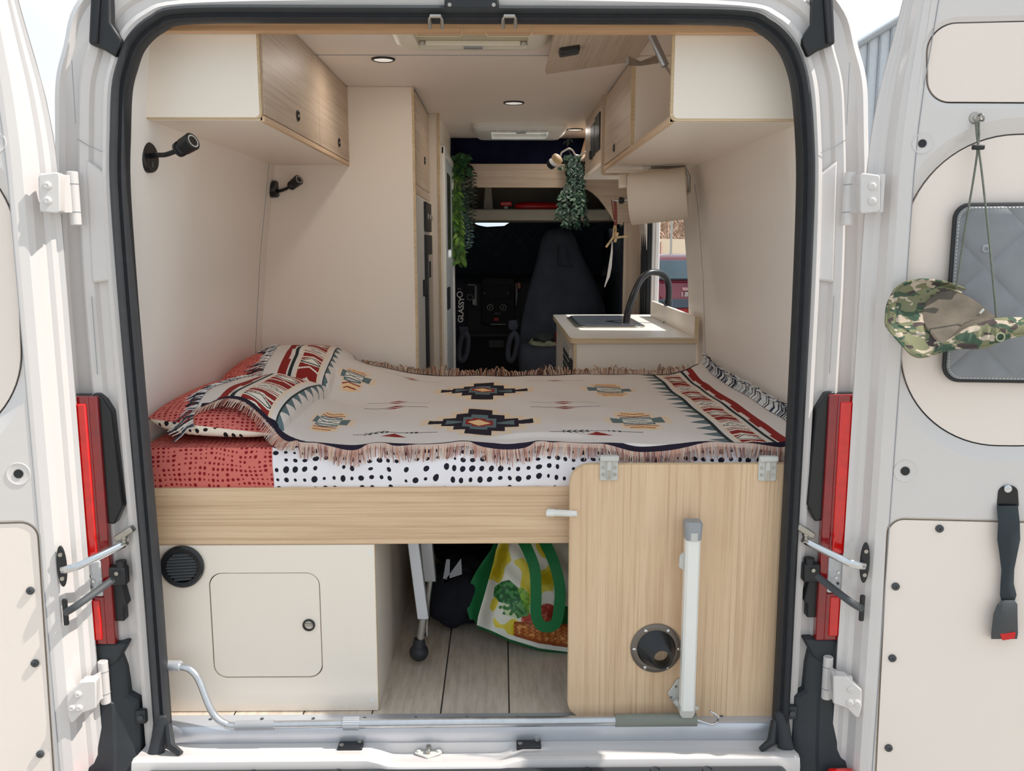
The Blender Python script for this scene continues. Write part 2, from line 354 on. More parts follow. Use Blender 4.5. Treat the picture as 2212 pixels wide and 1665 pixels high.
# rubber seal
sp = [(0,.02),(-.002,-.012),(.004,-.022),(.009,-.018),(.012,-.018),(.014,-.028),(.022,-.034),(.030,-.026),(.034,-.010),(.034,.01)]
pts = [V((i[0], 0, i[1])) for i, o in PATH]
def dense(seq, n=5): return smooth_path(seq, n)
dp = dense(pts, 5); sl = M(); rings = []
for k, p in enumerate(dp):
    t = (dp[min(k+1, len(dp)-1)]-dp[max(k-1, 0)]).normalized(); nrm = V((t.z, 0, -t.x))
    if nrm.dot(V((p.x, 0, p.z-.8))) < 0: nrm = -nrm
    rings.append([p+nrm*a+V((0, y, 0)) for a, y in sp])
sl.loft(rings, True, True)
seal = struct(sl, 'trim_1', MT['rubber'], 'black rubber seal running round the rear opening', 'door seal', ang=50)
for s in (1, -1):                                            # turned-out seal feet on the sill
    x = .80 if s > 0 else -.777
    q = M(); q.loft([[V((x+s*(.012+dx+a*.022), -.012+yy-.02*b, z)) for a, b in ((-1,-.4),(0,-1),(1,-.4),(1,.6),(0,1),(-1,.6))] for dx, yy, z in ((0,0,.06),(.002,-.01,-.01),(.012,-.035,-.055),(.03,-.05,-.10))]); q.build('seal_foot', MT['rubber'], seal, sub=1)
    q = M(); q.tube([(x-s*.005,-.02,.02),(x-s*.02,-.05,-.02),(x-s*.05,-.06,-.035)], [.016,.02,.012], 8, flat=.6); q.build('seal_foot', MT['rubber'], seal)
# wooden header board behind the seal, strikers, latch bracket
struct(M().box((-.80,.07,1.742),(.82,.10,1.832)), 'trim_2', wood('acacia header', 'x', (224,184,146),(206,164,124),(172,132,98)), 'warm wooden header board under the roof edge', 'trim')
lb = thing('latch_bracket', 'black plastic latch bracket at the top centre of the door frame', 'bracket', (.04,-.02,1.78))
b0 = P(960,8,-.03); b1 = P(1078,20,-.03)
M().box((b0.x,-.035,b1.z),(b1.x,-.005,b0.z+.012)).build('housing', MT['black'], lb, bevel=.004)
for x in (b0.x+.012, b1.x-.012): M().cyl((x,-.037,(b0.z+b1.z)/2+.002),(0,1,0),.0045,.005,10).build('screw', MT['steel'], lb)
for px in (942, 1100):
    a = P(px, 44, -.015); w = .014
    st = thing('door_striker', 'bent wire striker under the roof seal, '+('left' if px < 1000 else 'right')+' one of two', 'striker', a, 'wire door strikers')
    M().tube([(a.x-w,-.012,a.z-.016),(a.x-w,-.03,a.z),(a.x-w*.8,-.036,a.z+.004),(a.x+w*.8,-.036,a.z+.004),(a.x+w,-.03,a.z),(a.x+w,-.012,a.z-.016)], .0045, 8).build('wire_loop', MT['steel'], st)
    M().tube([(x, .069, z) for x, z in rrect(a.x-.055, a.z-.016, a.x+.055, a.z+.03, .008)], .0012, 5).build('cutout_rim', MT['ply'], st)
# black corner caps with gutter
for s in (1, -1):
    pts = [(195,-20),(238,-20),(238,48),(250,66),(262,84),(262,96),(250,124),(222,106),(190,94)]
    if s > 0: pts = [(2003-x-8, y) for x, y in pts]
    c = M(); c.prism([P(x, y, -.022) for x, y in pts], (0,.03,0))
    t = thing('corner_cap', 'black plastic corner cap above the '+('right' if s > 0 else 'left')+' rear door pillar', 'cap', P(pts[6][0], pts[6][1], -.02), 'frame corner caps')
    c.build('cap_shell', MT['black'], t, bevel=.006, seg=3)
    r1 = M(); a = P(*( (212,-15) if s < 0 else (1783,-15)), -.026); b = P(*((206,92) if s < 0 else (1790,92)), -.026); r1.tube([a,b], .005, 6); r1.build('rib', MT['black'], t)
# sill: alu strip, painted sill, strikers, bumper
al = M(); al.prism([(-.79,y,z) for y, z in [(.055,.004),(.052,.007),(.01,.007),(.0,.004),(-.006,-.006),(-.006,-.036),(.0,-.045),(.05,-.045)]], (1.60,0,0))
alo = struct(al, 'trim_3', MT['alumat'], 'silver aluminium threshold strip at the rear edge of the floor', 'threshold', bevel=.002)
rv = M()
for k in range(11): rv.cyl((-.68+k*.135,.03,.006),(0,0,1),.0045,.003,10)
rv.build('rivet', MT['dgrey'], alo)
def sill_y(x): return -.012*sst(.22,.14,abs(x+.06))
si = M(); rings = []
for k in range(61):
    x = -.84+1.68*k/60; d = .020*sst(.20,.13,abs(x+.055)); o = .018*sst(.20,.13,abs(x+.055))
    rings.append([(x,.02,-.040),(x,-.004,-.044),(x,-.012,-.046-d),(x,-.055,-.041-d),(x,-.080-o*.5,-.035-d*.5),(x,-.092-o,-.039-d*.3),(x,-.098-o,-.06),(x,-.09,-.14),(x,.02,-.14)])
si.loft(rings, True, True)
struct(si, 'trim_4', MT['paint'], 'white painted door sill below the threshold strip', 'sill', ang=50)
for px, py, l in ((757,1611,'left'),(1142,1608,'right')):
    a = PZ(px, py, -.040); t = thing('sill_striker', 'black scuffed striker plate on the white sill, '+l+' of centre', 'striker', a, 'sill striker plates')
    M().box((a.x-.032,a.y-.016,-.048),(a.x+.032,a.y+.016,-.036)).build('plate', MT['blackg'], t, bevel=.003)
    for dx, dy in ((-.022,-.004),(.022,.010)): M().cyl((a.x+dx,a.y+dy,-.037),(0,0,1),.006,.004,12).build('screw', MT['steel'], t)
a = PZ(925, 1628, -.062); t = thing('lock_striker', 'white painted three-cornered lock striker in the middle of the sill', 'striker', a)
M().prism([(a.x+x,a.y+y,-.0625) for x, y in fillet([(-.038,.012),(.038,.012),(.034,-.002),(0,-.024),(-.034,-.002)],.006,4)], (0,0,.005)).build('plate', MT['lgrey'], t, bevel=.0015)
M().box((a.x-.006,a.y-.01,-.059),(a.x+.006,a.y+.02,-.046)).build('hook', MT['steel'], t, bevel=.003)
for dx in (-.025,.027): M().lathe([(.008,0),(.007,.004),(.003,.006)],(a.x+dx,a.y+.006,-.058),(0,0,1),12).build('bolt', MT['lgrey'], t)
bp = thing('rear_bumper', 'dark grey plastic rear bumper below the sill and up both corners', 'bumper', (0,-.1,-.4))
bc = M(); bc.box((-.80,-.30,-.42),(.80,-.099,-.049)); bco = bc.build('bumper_centre', MT['bumper'], bp, bevel=.015, seg=3)
for x in (-.53,-.32,.47,.30,.60): M().torus((x,-.125,-.049),(0,0,1),.012,.003,16,6).build('step_stud', MT['bumper'], bp)
for s in (-1, 1):
    c = M(); rings = []
    for z, x0, x1, y in ((.232,.885,.99,-.012),(.17,.875,.99,-.016),(.10,.872,.995,-.018),(.085,.846,.995,-.02),(-.05,.846,1.0,-.03),(-.12,.84,1.0,-.06),(-.42,.84,1.0,-.12)):
        rings.append([(s*x0,.04,z),(s*x0,y+.008,z),(s*(x0+.012),y,z),(s*(x0+.055),y-.004,z),(s*(x0+.062),y-.010,z),(s*x1,y-.006,z),(s*x1,.15,z)])
    c.loft(rings, True, True); c.build('bumper_corner', MT['bumper'], bp, ang=30)
    M().prism([(s*x,-.075,z) for x, z in rrect(.915,-.33,.985,-.075,.012)], (0,-.03,0)).build('reflector', MT['lens'], bp, bevel=.006)
    for z in (.045,-.068):
        M().box((s*.826,-.026,z-.018),(s*.852,-.008,z+.018)).build('tab', MT['bumper'], bp, bevel=.003); M().cyl((s*.838,-.026,z),(0,-1,0),.0075,.004,14).build('clip', MT['dgrey'], bp)
# tail lights
for s in (-1, 1):
    sd = 'right' if s > 0 else 'left'
    t = thing('tail_light', 'tall red tail light on the '+sd+' rear pillar', 'tail light', (s*.93,-.02,.24), 'rear lights')
    M().box((s*.892,-.012,.245),(s*.985,.03,.88)).build('housing', MT['blackg'], t)
    hb = M(); hb.prism([(s*x,-.014,z) for x, z in fillet([(.852,.60),(.862,.84),(.888,.885),(.905,.885),(.905,.56),(.875,.555)],[.005,.02,.012,0,0,.005],5)], (0,.04,0)); hb.build('black_cover', MT['blackg'], t, bevel=.006, seg=3)
    M().prism([(s*x,-.012,z) for x, z in [(.868,.30),(.868,.335),(.858,.345),(.872,.42),(.905,.42),(.905,.30)]], (0,.03,0)).build('lower_cover', MT['black'], t, bevel=.003)
    def strip(x0, x1, z0, z1, y, nm, mt, bv=.004): return M().box((s*x0,y,z0),(s*x1,.0,z1)).build(nm, mt, t, bevel=bv, seg=3)
    strip(.889,.912,.243,.880,-.024,'outer_lens',MT['lensd'])
    strip(.910,.985,.468,.880,-.024,'brake_lens',MT['lensd']); strip(.916,.985,.476,.862,-.029,'lens_insert',MT['lens'])
    strip(.910,.985,.372,.466,-.027,'reversing_lens',MT['lensc']); strip(.910,.985,.243,.370,-.024,'lower_lens',MT['lensd']); strip(.920,.985,.256,.362,-.029,'lens_insert',MT['lens'])
    for k in range(6): M().cyl((s*(.93+.005*(k%2)),-.0285,.385+k*.014),(0,-1,0),.004,.001,8).build('reflector_bead', MT['chrome'], t) if k < 4 else None
    bx = M(); bx.prism([(s*x,-.02,z) for x, z in [(.862,.243),(.905,.243),(.985,.243),(.985,.165),(.93,.165),(.888,.195)]], (0,.05,0)); bx.build('lower_trim', MT['bumper'], t, bevel=.006)
# ================================================================= REAR DOORS
def make_door(s):
    sd = 'right' if s > 0 else 'left'
    a = radians(5.5 if s > 0 else 7.0); O = V((.938 if s > 0 else .930,-.085,0)); U = V((cos(a),-sin(a),0)); NR = V((-sin(a),-cos(a),0))
    def w(u, z, n=0):
        q = O+U*u+NR*n; return V((s*q.x, q.y, z))
    def d(px, py, n=0):                                      # photograph position on the right-hand door -> door coordinates
        o = O+NR*n; q = PN(px, py, o, NR); return ((q-O).dot(U), q.z)
    root = thing('door_2' if s > 0 else 'door_1', ('right' if s > 0 else 'left')+' rear van door, white and swung wide open', 'van door', w(0,-.35,-.05), kind='structure')
    def du(z): return .06*sst(1.40,1.95,z)+.05*max(0,(z-1.6))
    Z = [-.35+.04*i for i in range(57)]
    shell = M()
    prof = [(.0,-.052),(.012,-.050),(.022,-.042),(.034,-.040),(.046,-.016),(.058,-.004),(.078,.0)]
    for q in range(len(prof)-1):
        shell.grid(lambda i, b, q=q: w(prof[q][0]+(prof[q+1][0]-prof[q][0])*i+du(-.35+2.24*b)*(1-.1*q), -.35+2.24*b, prof[q][1]+(prof[q+1][1]-prof[q][1])*i), 1, 56)
    def quad(pts): return [d(x, y) for x, y in pts]
    up = [(u, z) for u, z in fillet(quad([(2003,222),(2003,48),(2420,38),(2420,224)]),[.055,.06,.06,.055],10)]
    po = fillet(quad([(1945,965),(1958,293),(2460,280),(2460,970)]),[.24,.26,.26,.24],18)
    lo = fillet(quad([(1887,1760),(1918,1120),(2480,1134),(2480,1790)]),[.01,.04,.04,.01],8)
    UW = .80
    outer = [(.078+du(z)*.4, z) for z in Z if z <= 1.88]+[(UW, 1.88),(UW,-.35)]
    # wider pressing for the porthole: flange slopes inwards
    def grow(lp, g): 
        cx = sum(p[0] for p in lp)/len(lp); cz = sum(p[1] for p in lp)/len(lp); out = []
        n = len(lp)
        for i in range(n):
            p0 = V((*lp[i-1],0)); p1 = V((*lp[(i+1)%n],0)); t = (p1-p0)
            if t.length < 1e-9: t = V((1,0,0))
            t.normalize(); nn = V((t.y,-t.x,0))
            if nn.dot(V((lp[i][0]-cx, lp[i][1]-cz, 0))) < 0: nn = -nn
            out.append((lp[i][0]+nn.x*g, lp[i][1]+nn.y*g))
        return out
    def dedupe(lp):
        o = []
        for p in lp:
            if not o or (abs(p[0]-o[-1][0])+abs(p[1]-o[-1][1])) > 1e-5: o.append(p)
        return o
    up, po, lo = dedupe(up), dedupe(po), dedupe(lo)
    UP2, PO2, LO2 = grow(up,.010), grow(po,.034), grow(lo,.006)
    PO2 = [(min(max(u,.088), UW-.01), z) for u, z in PO2]; LO2 = [(min(max(u,.082),UW-.01), max(z,-.34)) for u, z in LO2]; UP2 = [(min(u, UW-.01), min(z, 1.86)) for u, z in UP2]
    shell.holed(outer, [UP2, PO2, LO2], lambda u, z: w(u, z, 0))
    shell.loft([[w(u,z,0) for u, z in UP2],[w(u,z,-.006) for u, z in up]], True, False)
    shell.loft([[w(u,z,0) for u, z in PO2],[w(u*.6+v*.4,z*.6+y*.4,-.005) for (u, z), (v, y) in zip(PO2, po)],[w(u,z,-.016) for u, z in po]], True, False)
    shell.loft([[w(u,z,0) for u, z in LO2],[w(u,z,-.005) for u, z in lo]], True, False)
    shell.grid(lambda i, b: w([.0,.12,UW][0]+UW*i+du(-.35+2.24*b)*(1-i), -.35+2.24*b, -.058), 6, 28)   # outside skin
    shell.grid(lambda i, b: w(UW, -.35+2.23*b, -.058+.058*i), 1, 4)
    shell.build('door_shell', MT['paint'], root, ang=28)
    for nm, lp, n0 in (('upper_board', up, -.006), ('porthole_board', po, -.016), ('lower_board', lo, -.005)):
        M().prism([w(u,z,n0-.008) for u, z in lp], NR*.002 if s > 0 else V((-NR.x,NR.y,0))*.002).build('board_edge', MT['ply'] if nm == 'lower_board' else MT['dgrey'], root)
        sh = grow(lp, -.0035)
        M().prism([w(u,z,n0-.007) for u, z in sh], (NR if s > 0 else V((-NR.x,NR.y,0)))*.009).build(nm, MT['trimp'], root)
    nr = NR if s > 0 else V((-NR.x, NR.y, 0)); uu = U if s > 0 else V((-U.x, U.y, 0))
    for x, y in ((2030,1142),(1935,1267),(1928,1422),(1920,1616),(2130,1142)):
        if s > 0 and x == 2130: continue
        u, z = d(x, y); M().lathe([(.0095,0),(.0095,.004),(.007,.006),(.0022,.006),(.0022,.004)], w(u,z,-.003), nr, 18).build('screw_cap', MT['dgrey'], root)
    for x, y, r in ((1992,310,.009),(1955,1017,.0105)):
        u, z = d(x, y); M().lathe([(r*2.6,.0),(r*2.5,.002),(r*2.1,.0008),(r*1.2,.0006),(r*1.2,.0002)], w(u,z,.0), nr, 28).build('pressed_ring', MT['paint'], root)
        M().lathe([(r,.0),(r,.0022),(r*.5,.0016)], w(u,z,.0), nr, 20).build('hole_plug', MT['black'], root)
    # seam line of the inner pressing
    c = M(); pth = [w(.088+du(z)*.5, z, .0006) for z in [-.3+.1*i for i in range(22)]]
    c.tube(pth, .0012, 5); c.build('seam_line', MT['grey'], root)
    # hinges
    def hinge(pin, leafpts, bolts, zr, nm='hinge'):
        hx, hz0, hz1 = pin
        h = M(); h.cyl((s*hx,-.03,hz0),(0,0,1),.0125,hz1-hz0,16)
        ho = h.build(nm, MT['paint'], root, bevel=.002)
        for zz in (hz0+(hz1-hz0)*.24, hz0+(hz1-hz0)*.76): M().cyl((s*hx,-.03,zz),(0,0,1),.0132,.002,16).build('knuckle_gap', MT['grey'], ho)
        l = M(); pp = [w(u, z, -.022) for u, z in leafpts]; l.prism(pp, nr*.032); l.build('leaf', MT['paint'], ho, bevel=.003)
        z0, z1 = zr
        l = M(); l.loft([[V((s*hx,-.042,z0)),V((s*hx,-.042,z1)),V((s*hx,-.034,z1)),V((s*hx,-.034,z0))],[w(.006,z0,.002),w(.006,z1,.002),w(.006,z1,-.008),w(.006,z0,-.008)],[w(.022,z0,.0095),w(.022,z1,.0095),w(.022,z1,.0),w(.022,z0,.0)]]); l.build('knuckle_arm', MT['paint'], ho, ang=50)
        for u, z in bolts: M().lathe([(.0095,0),(.009,.004),(.004,.006),(.003,.005)], w(u,z,.009), nr, 14).build('bolt', MT['paint'], ho)
    q = [d(x, y, .01) for x, y in ((1858,372),(1902,378),(1902,458),(1858,462))]
    hinge((P(1833,430,-.03).x, P(1833,487,-.03).z, P(1833,372,-.03).z), fillet(q,.008,4), [d(1884,402,.01),d(1884,434,.01)], (q[3][1]+.004,q[0][1]-.004))
    q = [d(x, y, .01) for x, y in ((1800,1460),(1830,1462),(1862,1490),(1862,1525),(1855,1556),(1830,1530),(1800,1520))]
    hinge((P(1787,1460,-.03).x, P(1787,1508,-.03).z, P(1787,1418,-.03).z), fillet(q,.006,4), [d(1838,1489,.01),d(1836,1518,.01),d(1851,1518,.01)], (q[6][1],q[0][1]-.002))
    # check arms
    def arm(plate, pr, p0, p1, knuckle, mt, nm):
        u, z = d(*plate, 0); pl = M(); e = [(u+pr[0]*cos(t), z+pr[1]*sin(t)) for t in [2*pi*k/24 for k in range(24)]] if pr[2] else rrect(u-pr[0],z-pr[1],u+pr[0],z+pr[1],.004)
        pl.prism([w(a,b,-.004) for a, b in e], nr*.007); po_ = pl.build(nm, MT['black'], root, bevel=.002)
        for dz in (-.03,.03): 
            if pr[2]: M().lathe([(.006,0),(.005,.004)], w(u,z+dz,.002), nr, 12).build('screw', MT['steel'], po_)
        A = w(u, d(*p0,0)[1], .004); B = P(*p1, -.035); B = V((s*B.x if True else B.x, B.y, B.z)); K = P(*knuckle, -.02); K = V((s*K.x, K.y, K.z))
        mid = (A+B)/2+V((0,-.035,0)); path = smooth_path([A, A*.75+B*.25+V((0,-.028,0)), mid, B, K], 5)
        ar = M(); ar.tube(path, .009, 8, flat=.45, up=(0,0,1)); ar.build('arm', mt, po_)
        return po_, K
    po_, K = arm((1868,1215),(.0115,.052,True),(1868,1222),(1755,1176),(1740,1168),MT['chrome'],'door_catch')
    M().lathe([(.011,0),(.011,.004),(.006,.005),(.006,.014),(.009,.016),(.009,.022)], K+V((0,0,-.002)), (0,0,1), 14).build('pivot', MT['steel'], po_)
    cl = M(); cl.obox(K+V((-s*.002,.006,.026)), (s*.022,0,-.014), (0,.014,0), (s*.004,0,.007)); cl.build('clip', MT['steel'], po_, bevel=.003)
    po_, K = arm((1862,1313),(.006,.034,False),(1862,1313),(1770,1248),(1752,1232),MT['dgrey'],'check_strap')
    kb = M(); kb.box((K.x-.022,K.y-.012,K.z-.028),(K.x+.020,K.y+.016,K.z+.02)); kb.build('strap_housing', MT['black'], po_, bevel=.006, seg=3)
    M().cyl((K.x-s*.006,K.y+.002,K.z+.015),(0,0,1),.013,.018,14).build('roller', MT['black'], po_)
    M().cyl((K.x,K.y-.013,K.z+.006),(0,-1,0),.005,.004,10).build('bolt', MT['steel'], po_)
    return root, w, d, nr
door_l = make_door(-1)
door_r = make_door(1)
# ----- things on the right door
root2, dw, dd, dn = door_r
def DQ(px, py, n=0):
    u, z = dd(px, py, n); return dw(u, z, n)
qc = thing('window_cover', 'grey quilted insulating cover with black piping on the right rear door', 'window cover', DQ(2120,820,.0))
ou = fillet([dd(2062,443),dd(2035,820),dd(2430,826),dd(2405,440)],[.03,.035,.035,.03],8)
M().prism([dw(u,z,-.006) for u, z in ou], dn*.010).build('backing', MT['black'], qc)
def scal(lp, g):
    cx = sum(p[0] for p in lp)/len(lp); cz = sum(p[1] for p in lp)/len(lp); return [(cx+(u-cx)*(1-g*1.05), cz+(z-cz)*(1-g)) for u, z in lp]
iu = scal(ou,.035); qm = M(); qm.loft([[dw(u,z,.003) for u, z in ou],[dw(u,z,.012) for u, z in scal(ou,.02)],[dw(u,z,.013) for u, z in iu]], True, True); qm.build('quilted_pad', MT['quiltg'], qc)
pi_ = M(); pl_ = [dw(u,z,.005) for u, z in scal(ou,.006)]; pi_.tube(pl_+[pl_[0],pl_[1]], .006, 8); pi_.build('piping', MT['black'], qc)
st = M()
for i in range(len(iu)):
    a = V((*iu[i],0)); b = V((*iu[(i+1)%len(iu)],0)); k = max(1,int((b-a).length/.008))
    for j in range(k): p = a+(b-a)*(j/k); q = a+(b-a)*((j+.55)/k); st.tube([dw(p.x,p.y,.0135),dw(q.x,q.y,.0135)], .0012, 4)
st.build('stitching', MT['lgrey'], qc)
c = DQ(2129,537,.0135); tt = M(); tt.lathe([(.010,-.001),(.009,.003),(.004,.0035),(.004,.0012),(.001,.001)], c, dn, 18); tt.build('snap_stud', MT['grey'], qc)
# belt buckle strap
bs = thing('seat_belt_stalk', 'black seat belt buckle stalk with red release button bolted to the right rear door', 'seat belt buckle', DQ(2172,1384,.0))
u0, z0 = dd(2177,1060); e = fillet([dd(2153,1092),dd(2157,1048),dd(2197,1048),dd(2200,1094)],[.004,.018,.018,.004],6)
M().prism([dw(u,z,-.002) for u, z in e], dn*.006).build('mounting_plate', MT['blackg'], bs, bevel=.0015)
M().lathe([(.009,0),(.009,.004),(.005,.006),(.003,.0045)], DQ(2176,1055,.004), dn, 16).build('bolt', MT['chrome'], bs)
wb = M(); rows = [(2153,2199,1092,.008),(2156,2203,1130,.014),(2154,2204,1165,.017),(2158,2199,1190,.015),(2163,2191,1230,.013),(2161,2190,1260,.013),(2160,2196,1285,.016),(2163,2192,1297,.014)]
wb.loft([[DQ(a,y,n-.002),DQ(b,y,n-.002),DQ(b,y,n+.003),DQ((a+b)/2,y,n+.005),DQ(a,y,n+.003)] for a, b, y, n in rows]); wb.build('webbing', plain('dark belt webbing',(34,44,50),.7,bump=.4,bscale=500), bs, ang=60)
bk = M(); bk.loft([[DQ(cx+sx*hw,y,n0+ny) for sx, ny in ((-1,0),(1,0),(1.0,hn*.8),(.15,hn),(-.45,hn),(-1,hn*.75))] for cx, y, hw, n0, hn in ((2177,1296,14,.008,.014),(2176,1305,22,.006,.022),(2172,1325,26,.005,.026),(2170,1368,29,.004,.026),(2169,1380,28,.004,.022))]); bk.build('buckle', MT['dgrey'], bs, ang=30)
M().prism([DQ(x,y,.0305) for x, y in ((2160,1369),(2194,1367),(2192,1379),(2166,1383))], dn*-.02).build('release_button', MT['red'], bs)
# eye bolt with cord and hat
eb = M(); c0 = DQ(2106,255,0); eb.lathe([(.0135,0),(.0125,.003),(.006,.0035),(.006,.006),(.003,.007)], c0, dn, 18); eb.torus(c0+V((.010,0,0))+dn*.012, (1,0,.4), .008, .0022, 18, 6)
lab(eb.build('eye_bolt', MT['steel'], root2), 'steel eye bolt')
hat = thing('bucket_hat', 'camouflage brimmed hat hanging by its cord on the right rear door', 'hat', DQ(2060,765,.05))
hd = lambda x, y, n: DQ(x, y, n)
cord = M(); sld = hd(2113,318,.018)
for pth in ([(2108,262,.016),(2110,290,.018),(2112,318,.018),(2104,380,.02),(2084,500,.024),(2066,622,.03)],[(2114,262,.016),(2115,290,.018),(2114,318,.018),(2122,380,.03),(2138,530,.06),(2153,690,.085)]):
    cord.tube(smooth_path([hd(*p) for p in pth],6), .0024, 7)
cord.build('chin_cord', MT['thread'], hat)
M().obox(sld, (.0135,0,0), dn*.006, (0,0,.0055)).build('cord_slider', MT['black'], hat, bevel=.003, seg=3)
outc = [(2085,624,.012),(2069,618,.02),(2044,610,.03),(2015,605,.035),(1994,604,.04),(1972,606,.045),(1952,612,.05),(1936,623,.05),(1926,638,.052),(1917,658,.056),(1914,680,.06),(1914,703,.066),(1924,716,.075),(1936,730,.085),(1953,749,.10),(1969,765,.11),(1986,771,.118),(2008,768,.124)]
inc = [(2078,634,.02),(2066,630,.024),(2052,628,.026),(2040,629,.026),(2028,632,.026),(2016,638,.026),(2006,645,.026),(1999,654,.026),(1995,664,.028),(1993,674,.03),(1993,684,.034),(1995,695,.04),(2000,705,.048),(2006,715,.058),(2013,725,.07),(2020,733,.085),(2027,738,.10),(2036,742,.115)]
so = smooth_path([V(p) for p in outc],3); si_ = smooth_path([V(p) for p in inc],3)
br = M(); rows = []
for t in (0,.25,.5,.75,1): rows.append([hd(a.x+(b.x-a.x)*t, a.y+(b.y-a.y)*t, a.z+(b.z-a.z)*t-.010*sin(pi*t)+.002*sin(t*14+a.y*.1)) for a, b in zip(so, si_)])
br.loft(rows, False, False)
top_f = [(2036,742,.115),(2060,728,.125),(2087,710,.135),(2112,700,.14),(2136,692,.145),(2160,687,.147),(2190,686,.145),(2225,687,.14),(2260,692,.13),(2290,700,.11)]
low_f = [(2008,768,.124),(2037,758,.14),(2073,752,.155),(2100,751,.16),(2131,749,.165),(2155,738,.166),(2180,729,.165),(2212,723,.16),(2255,720,.145),(2290,716,.12)]
tf = smooth_path([V(p) for p in top_f],4); lf = smooth_path([V(p) for p in low_f],4); rows = []
for t in (0,.2,.4,.6,.8,1): rows.append([hd(a.x+(b.x-a.x)*t, a.y+(b.y-a.y)*t, a.z+(b.z-a.z)*t+(.008*sin(pi*t)+.0022*sin(i*2.1)*sin(pi*t))) for i, (a, b) in enumerate(zip(tf, lf))])
br.loft(rows, False, False)
br.build('brim', MT['camo'], hat, solid=.003, recalc=True)
edge = M(); edge.tube([hd(p.x,p.y,p.z) for p in so+lf[1:]], .0028, 6); edge.build('brim_piping', MT['camo'], hat)
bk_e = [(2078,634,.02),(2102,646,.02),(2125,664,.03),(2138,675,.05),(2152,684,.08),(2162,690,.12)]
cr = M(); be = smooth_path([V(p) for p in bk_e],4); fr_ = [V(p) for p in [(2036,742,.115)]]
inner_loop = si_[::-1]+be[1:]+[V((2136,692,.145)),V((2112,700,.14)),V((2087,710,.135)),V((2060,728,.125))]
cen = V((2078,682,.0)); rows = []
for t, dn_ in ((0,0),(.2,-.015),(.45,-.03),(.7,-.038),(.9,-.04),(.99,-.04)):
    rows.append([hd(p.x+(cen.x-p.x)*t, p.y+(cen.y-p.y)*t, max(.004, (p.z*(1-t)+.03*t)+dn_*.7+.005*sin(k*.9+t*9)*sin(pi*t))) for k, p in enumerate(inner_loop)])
cr.loft(rows, True, True); cr.build('crown', MT['camoin_shaded'], hat)
M().torus(hd(2161,728,.172), dn, .0085, .0015, 20, 6).build('vent_eyelet', MT['khaki'], hat)
M().obox(hd(2121,672,.05), (.004,0,.005), dn*.001, (.002,0,-.0016)).build('care_label', MT['white'], hat)
# ================================================================= INTERIOR FURNITURE
def finger_latch(parent, c, ax, r=.016, tall=1.0):
    ax = V(ax); m = M(); m.lathe([(r,-.001),(r,.003),(r*.82,.004),(r*.78,-.006)], c, ax, 24); o = m.build('finger_latch', MT['blackg'], parent)
    M().obox(V(c)+ax*.002, ax.cross(V((0,0,1)))*(r*.55), ax*.002, (0,0,r*.22)).build('latch_lever', MT['steel'], o); return o
# ---- left overhead cabinet
XL = -.494; Y0, Y1 = .12, 1.371
oc = thing('overhead_cabinet', 'left overhead cabinet with two closed wood-grain doors', 'cabinet', (-.65,.7,1.54), 'overhead cabinets')
pr = [(XL-.004,1.544),(XL-.004,CZ)]
M().prism([(x,Y0,z) for x, z in [(-.80,1.544),(XL-.006,1.544),(XL-.006,CZ-.001),(-.775,CZ-.001)]], (0,Y1-Y0,0)).build('carcass', MT['cream'], oc)
ep = fillet([(-.80,1.546),(XL-.004,1.546),(XL-.004,CZ-.001),(-.772,CZ-.001)],[0,.014,.014,0],6)
M().prism([(x,Y0-.012,z) for x, z in ep], (0,.012,0)).build('end_edge', MT['ply'], oc)
ep2 = fillet([(-.798,1.549),(XL-.008,1.549),(XL-.008,CZ-.001),(-.774,CZ-.001)],[0,.012,.012,0],6)
M().prism([(x,Y0-.016,z) for x, z in ep2], (0,.006,0)).build('end_panel', MT['cream'], oc)
M().box((XL-.012,Y0,1.541),(XL,Y1,1.556)).build('bottom_rail', MT['wood_y'], oc, bevel=.002)
for a, b in ((Y0+.004,.796),(.799,Y1-.002)):
    dmo = M().box((XL-.014,a,1.558),(XL,b,CZ-.004)).build('door', MT['dwood_y'], oc, bevel=.0015)
    q = PX(643,250,XL) if a < .5 else PX(732,308,XL); finger_latch(dmo, (XL,q.y,q.z), (1,0,0))
g = M(); g.box((XL-.006,.7962,1.558),(XL-.001,.7988,CZ-.004)); g.build('door_gap', MT['dgrey'], oc)
# ---- right overhead cabinet with raised flap
XR = .507; YR = 1.53
rc = thing('overhead_cabinet', 'right overhead cabinet with its rear flap raised on a gas strut', 'cabinet', (.66,.8,1.54), 'overhead cabinets')
M().box((XR,Y0,1.542),(.865,YR,1.556)).build('bottom', MT['cream'], rc)
M().box((XR+.004,Y0,1.556),(.835,Y0+.012,CZ-.001)).build('side', MT['cream'], rc); M().box((XR+.012,.79,1.556),(.83,.806,CZ-.001)).build('divider', MT['cream'], rc)
M().box((XR+.004,YR-.016,1.53),(.84,YR,CZ-.001)).build('side', MT['cream'], rc)
fr2 = M(); fr2.prism([(x,YR,z) for x, z in fillet([(XR-.012,1.522),(.85,1.522),(.84,CZ-.001),(XR-.012,CZ-.001)],[.015,0,0,0],6)], (0,.012,0)); fr2.build('rear_side', MT['dwood_z'], rc)
ep = fillet([(XR-.002,1.543),(.832,1.543),(.806,CZ-.001),(XR-.002,CZ-.001)],[.016,0,0,.01],6)
M().prism([(x,Y0-.012,z) for x, z in ep], (0,.012,0)).build('end_edge', MT['ply'], rc)
ep2 = fillet([(XR+.004,1.548),(.826,1.548),(.803,CZ-.001),(XR+.004,CZ-.001)],[.013,0,0,.01],6)
M().prism([(x,Y0-.016,z) for x, z in ep2], (0,.006,0)).build('end_panel', MT['cream'], rc)
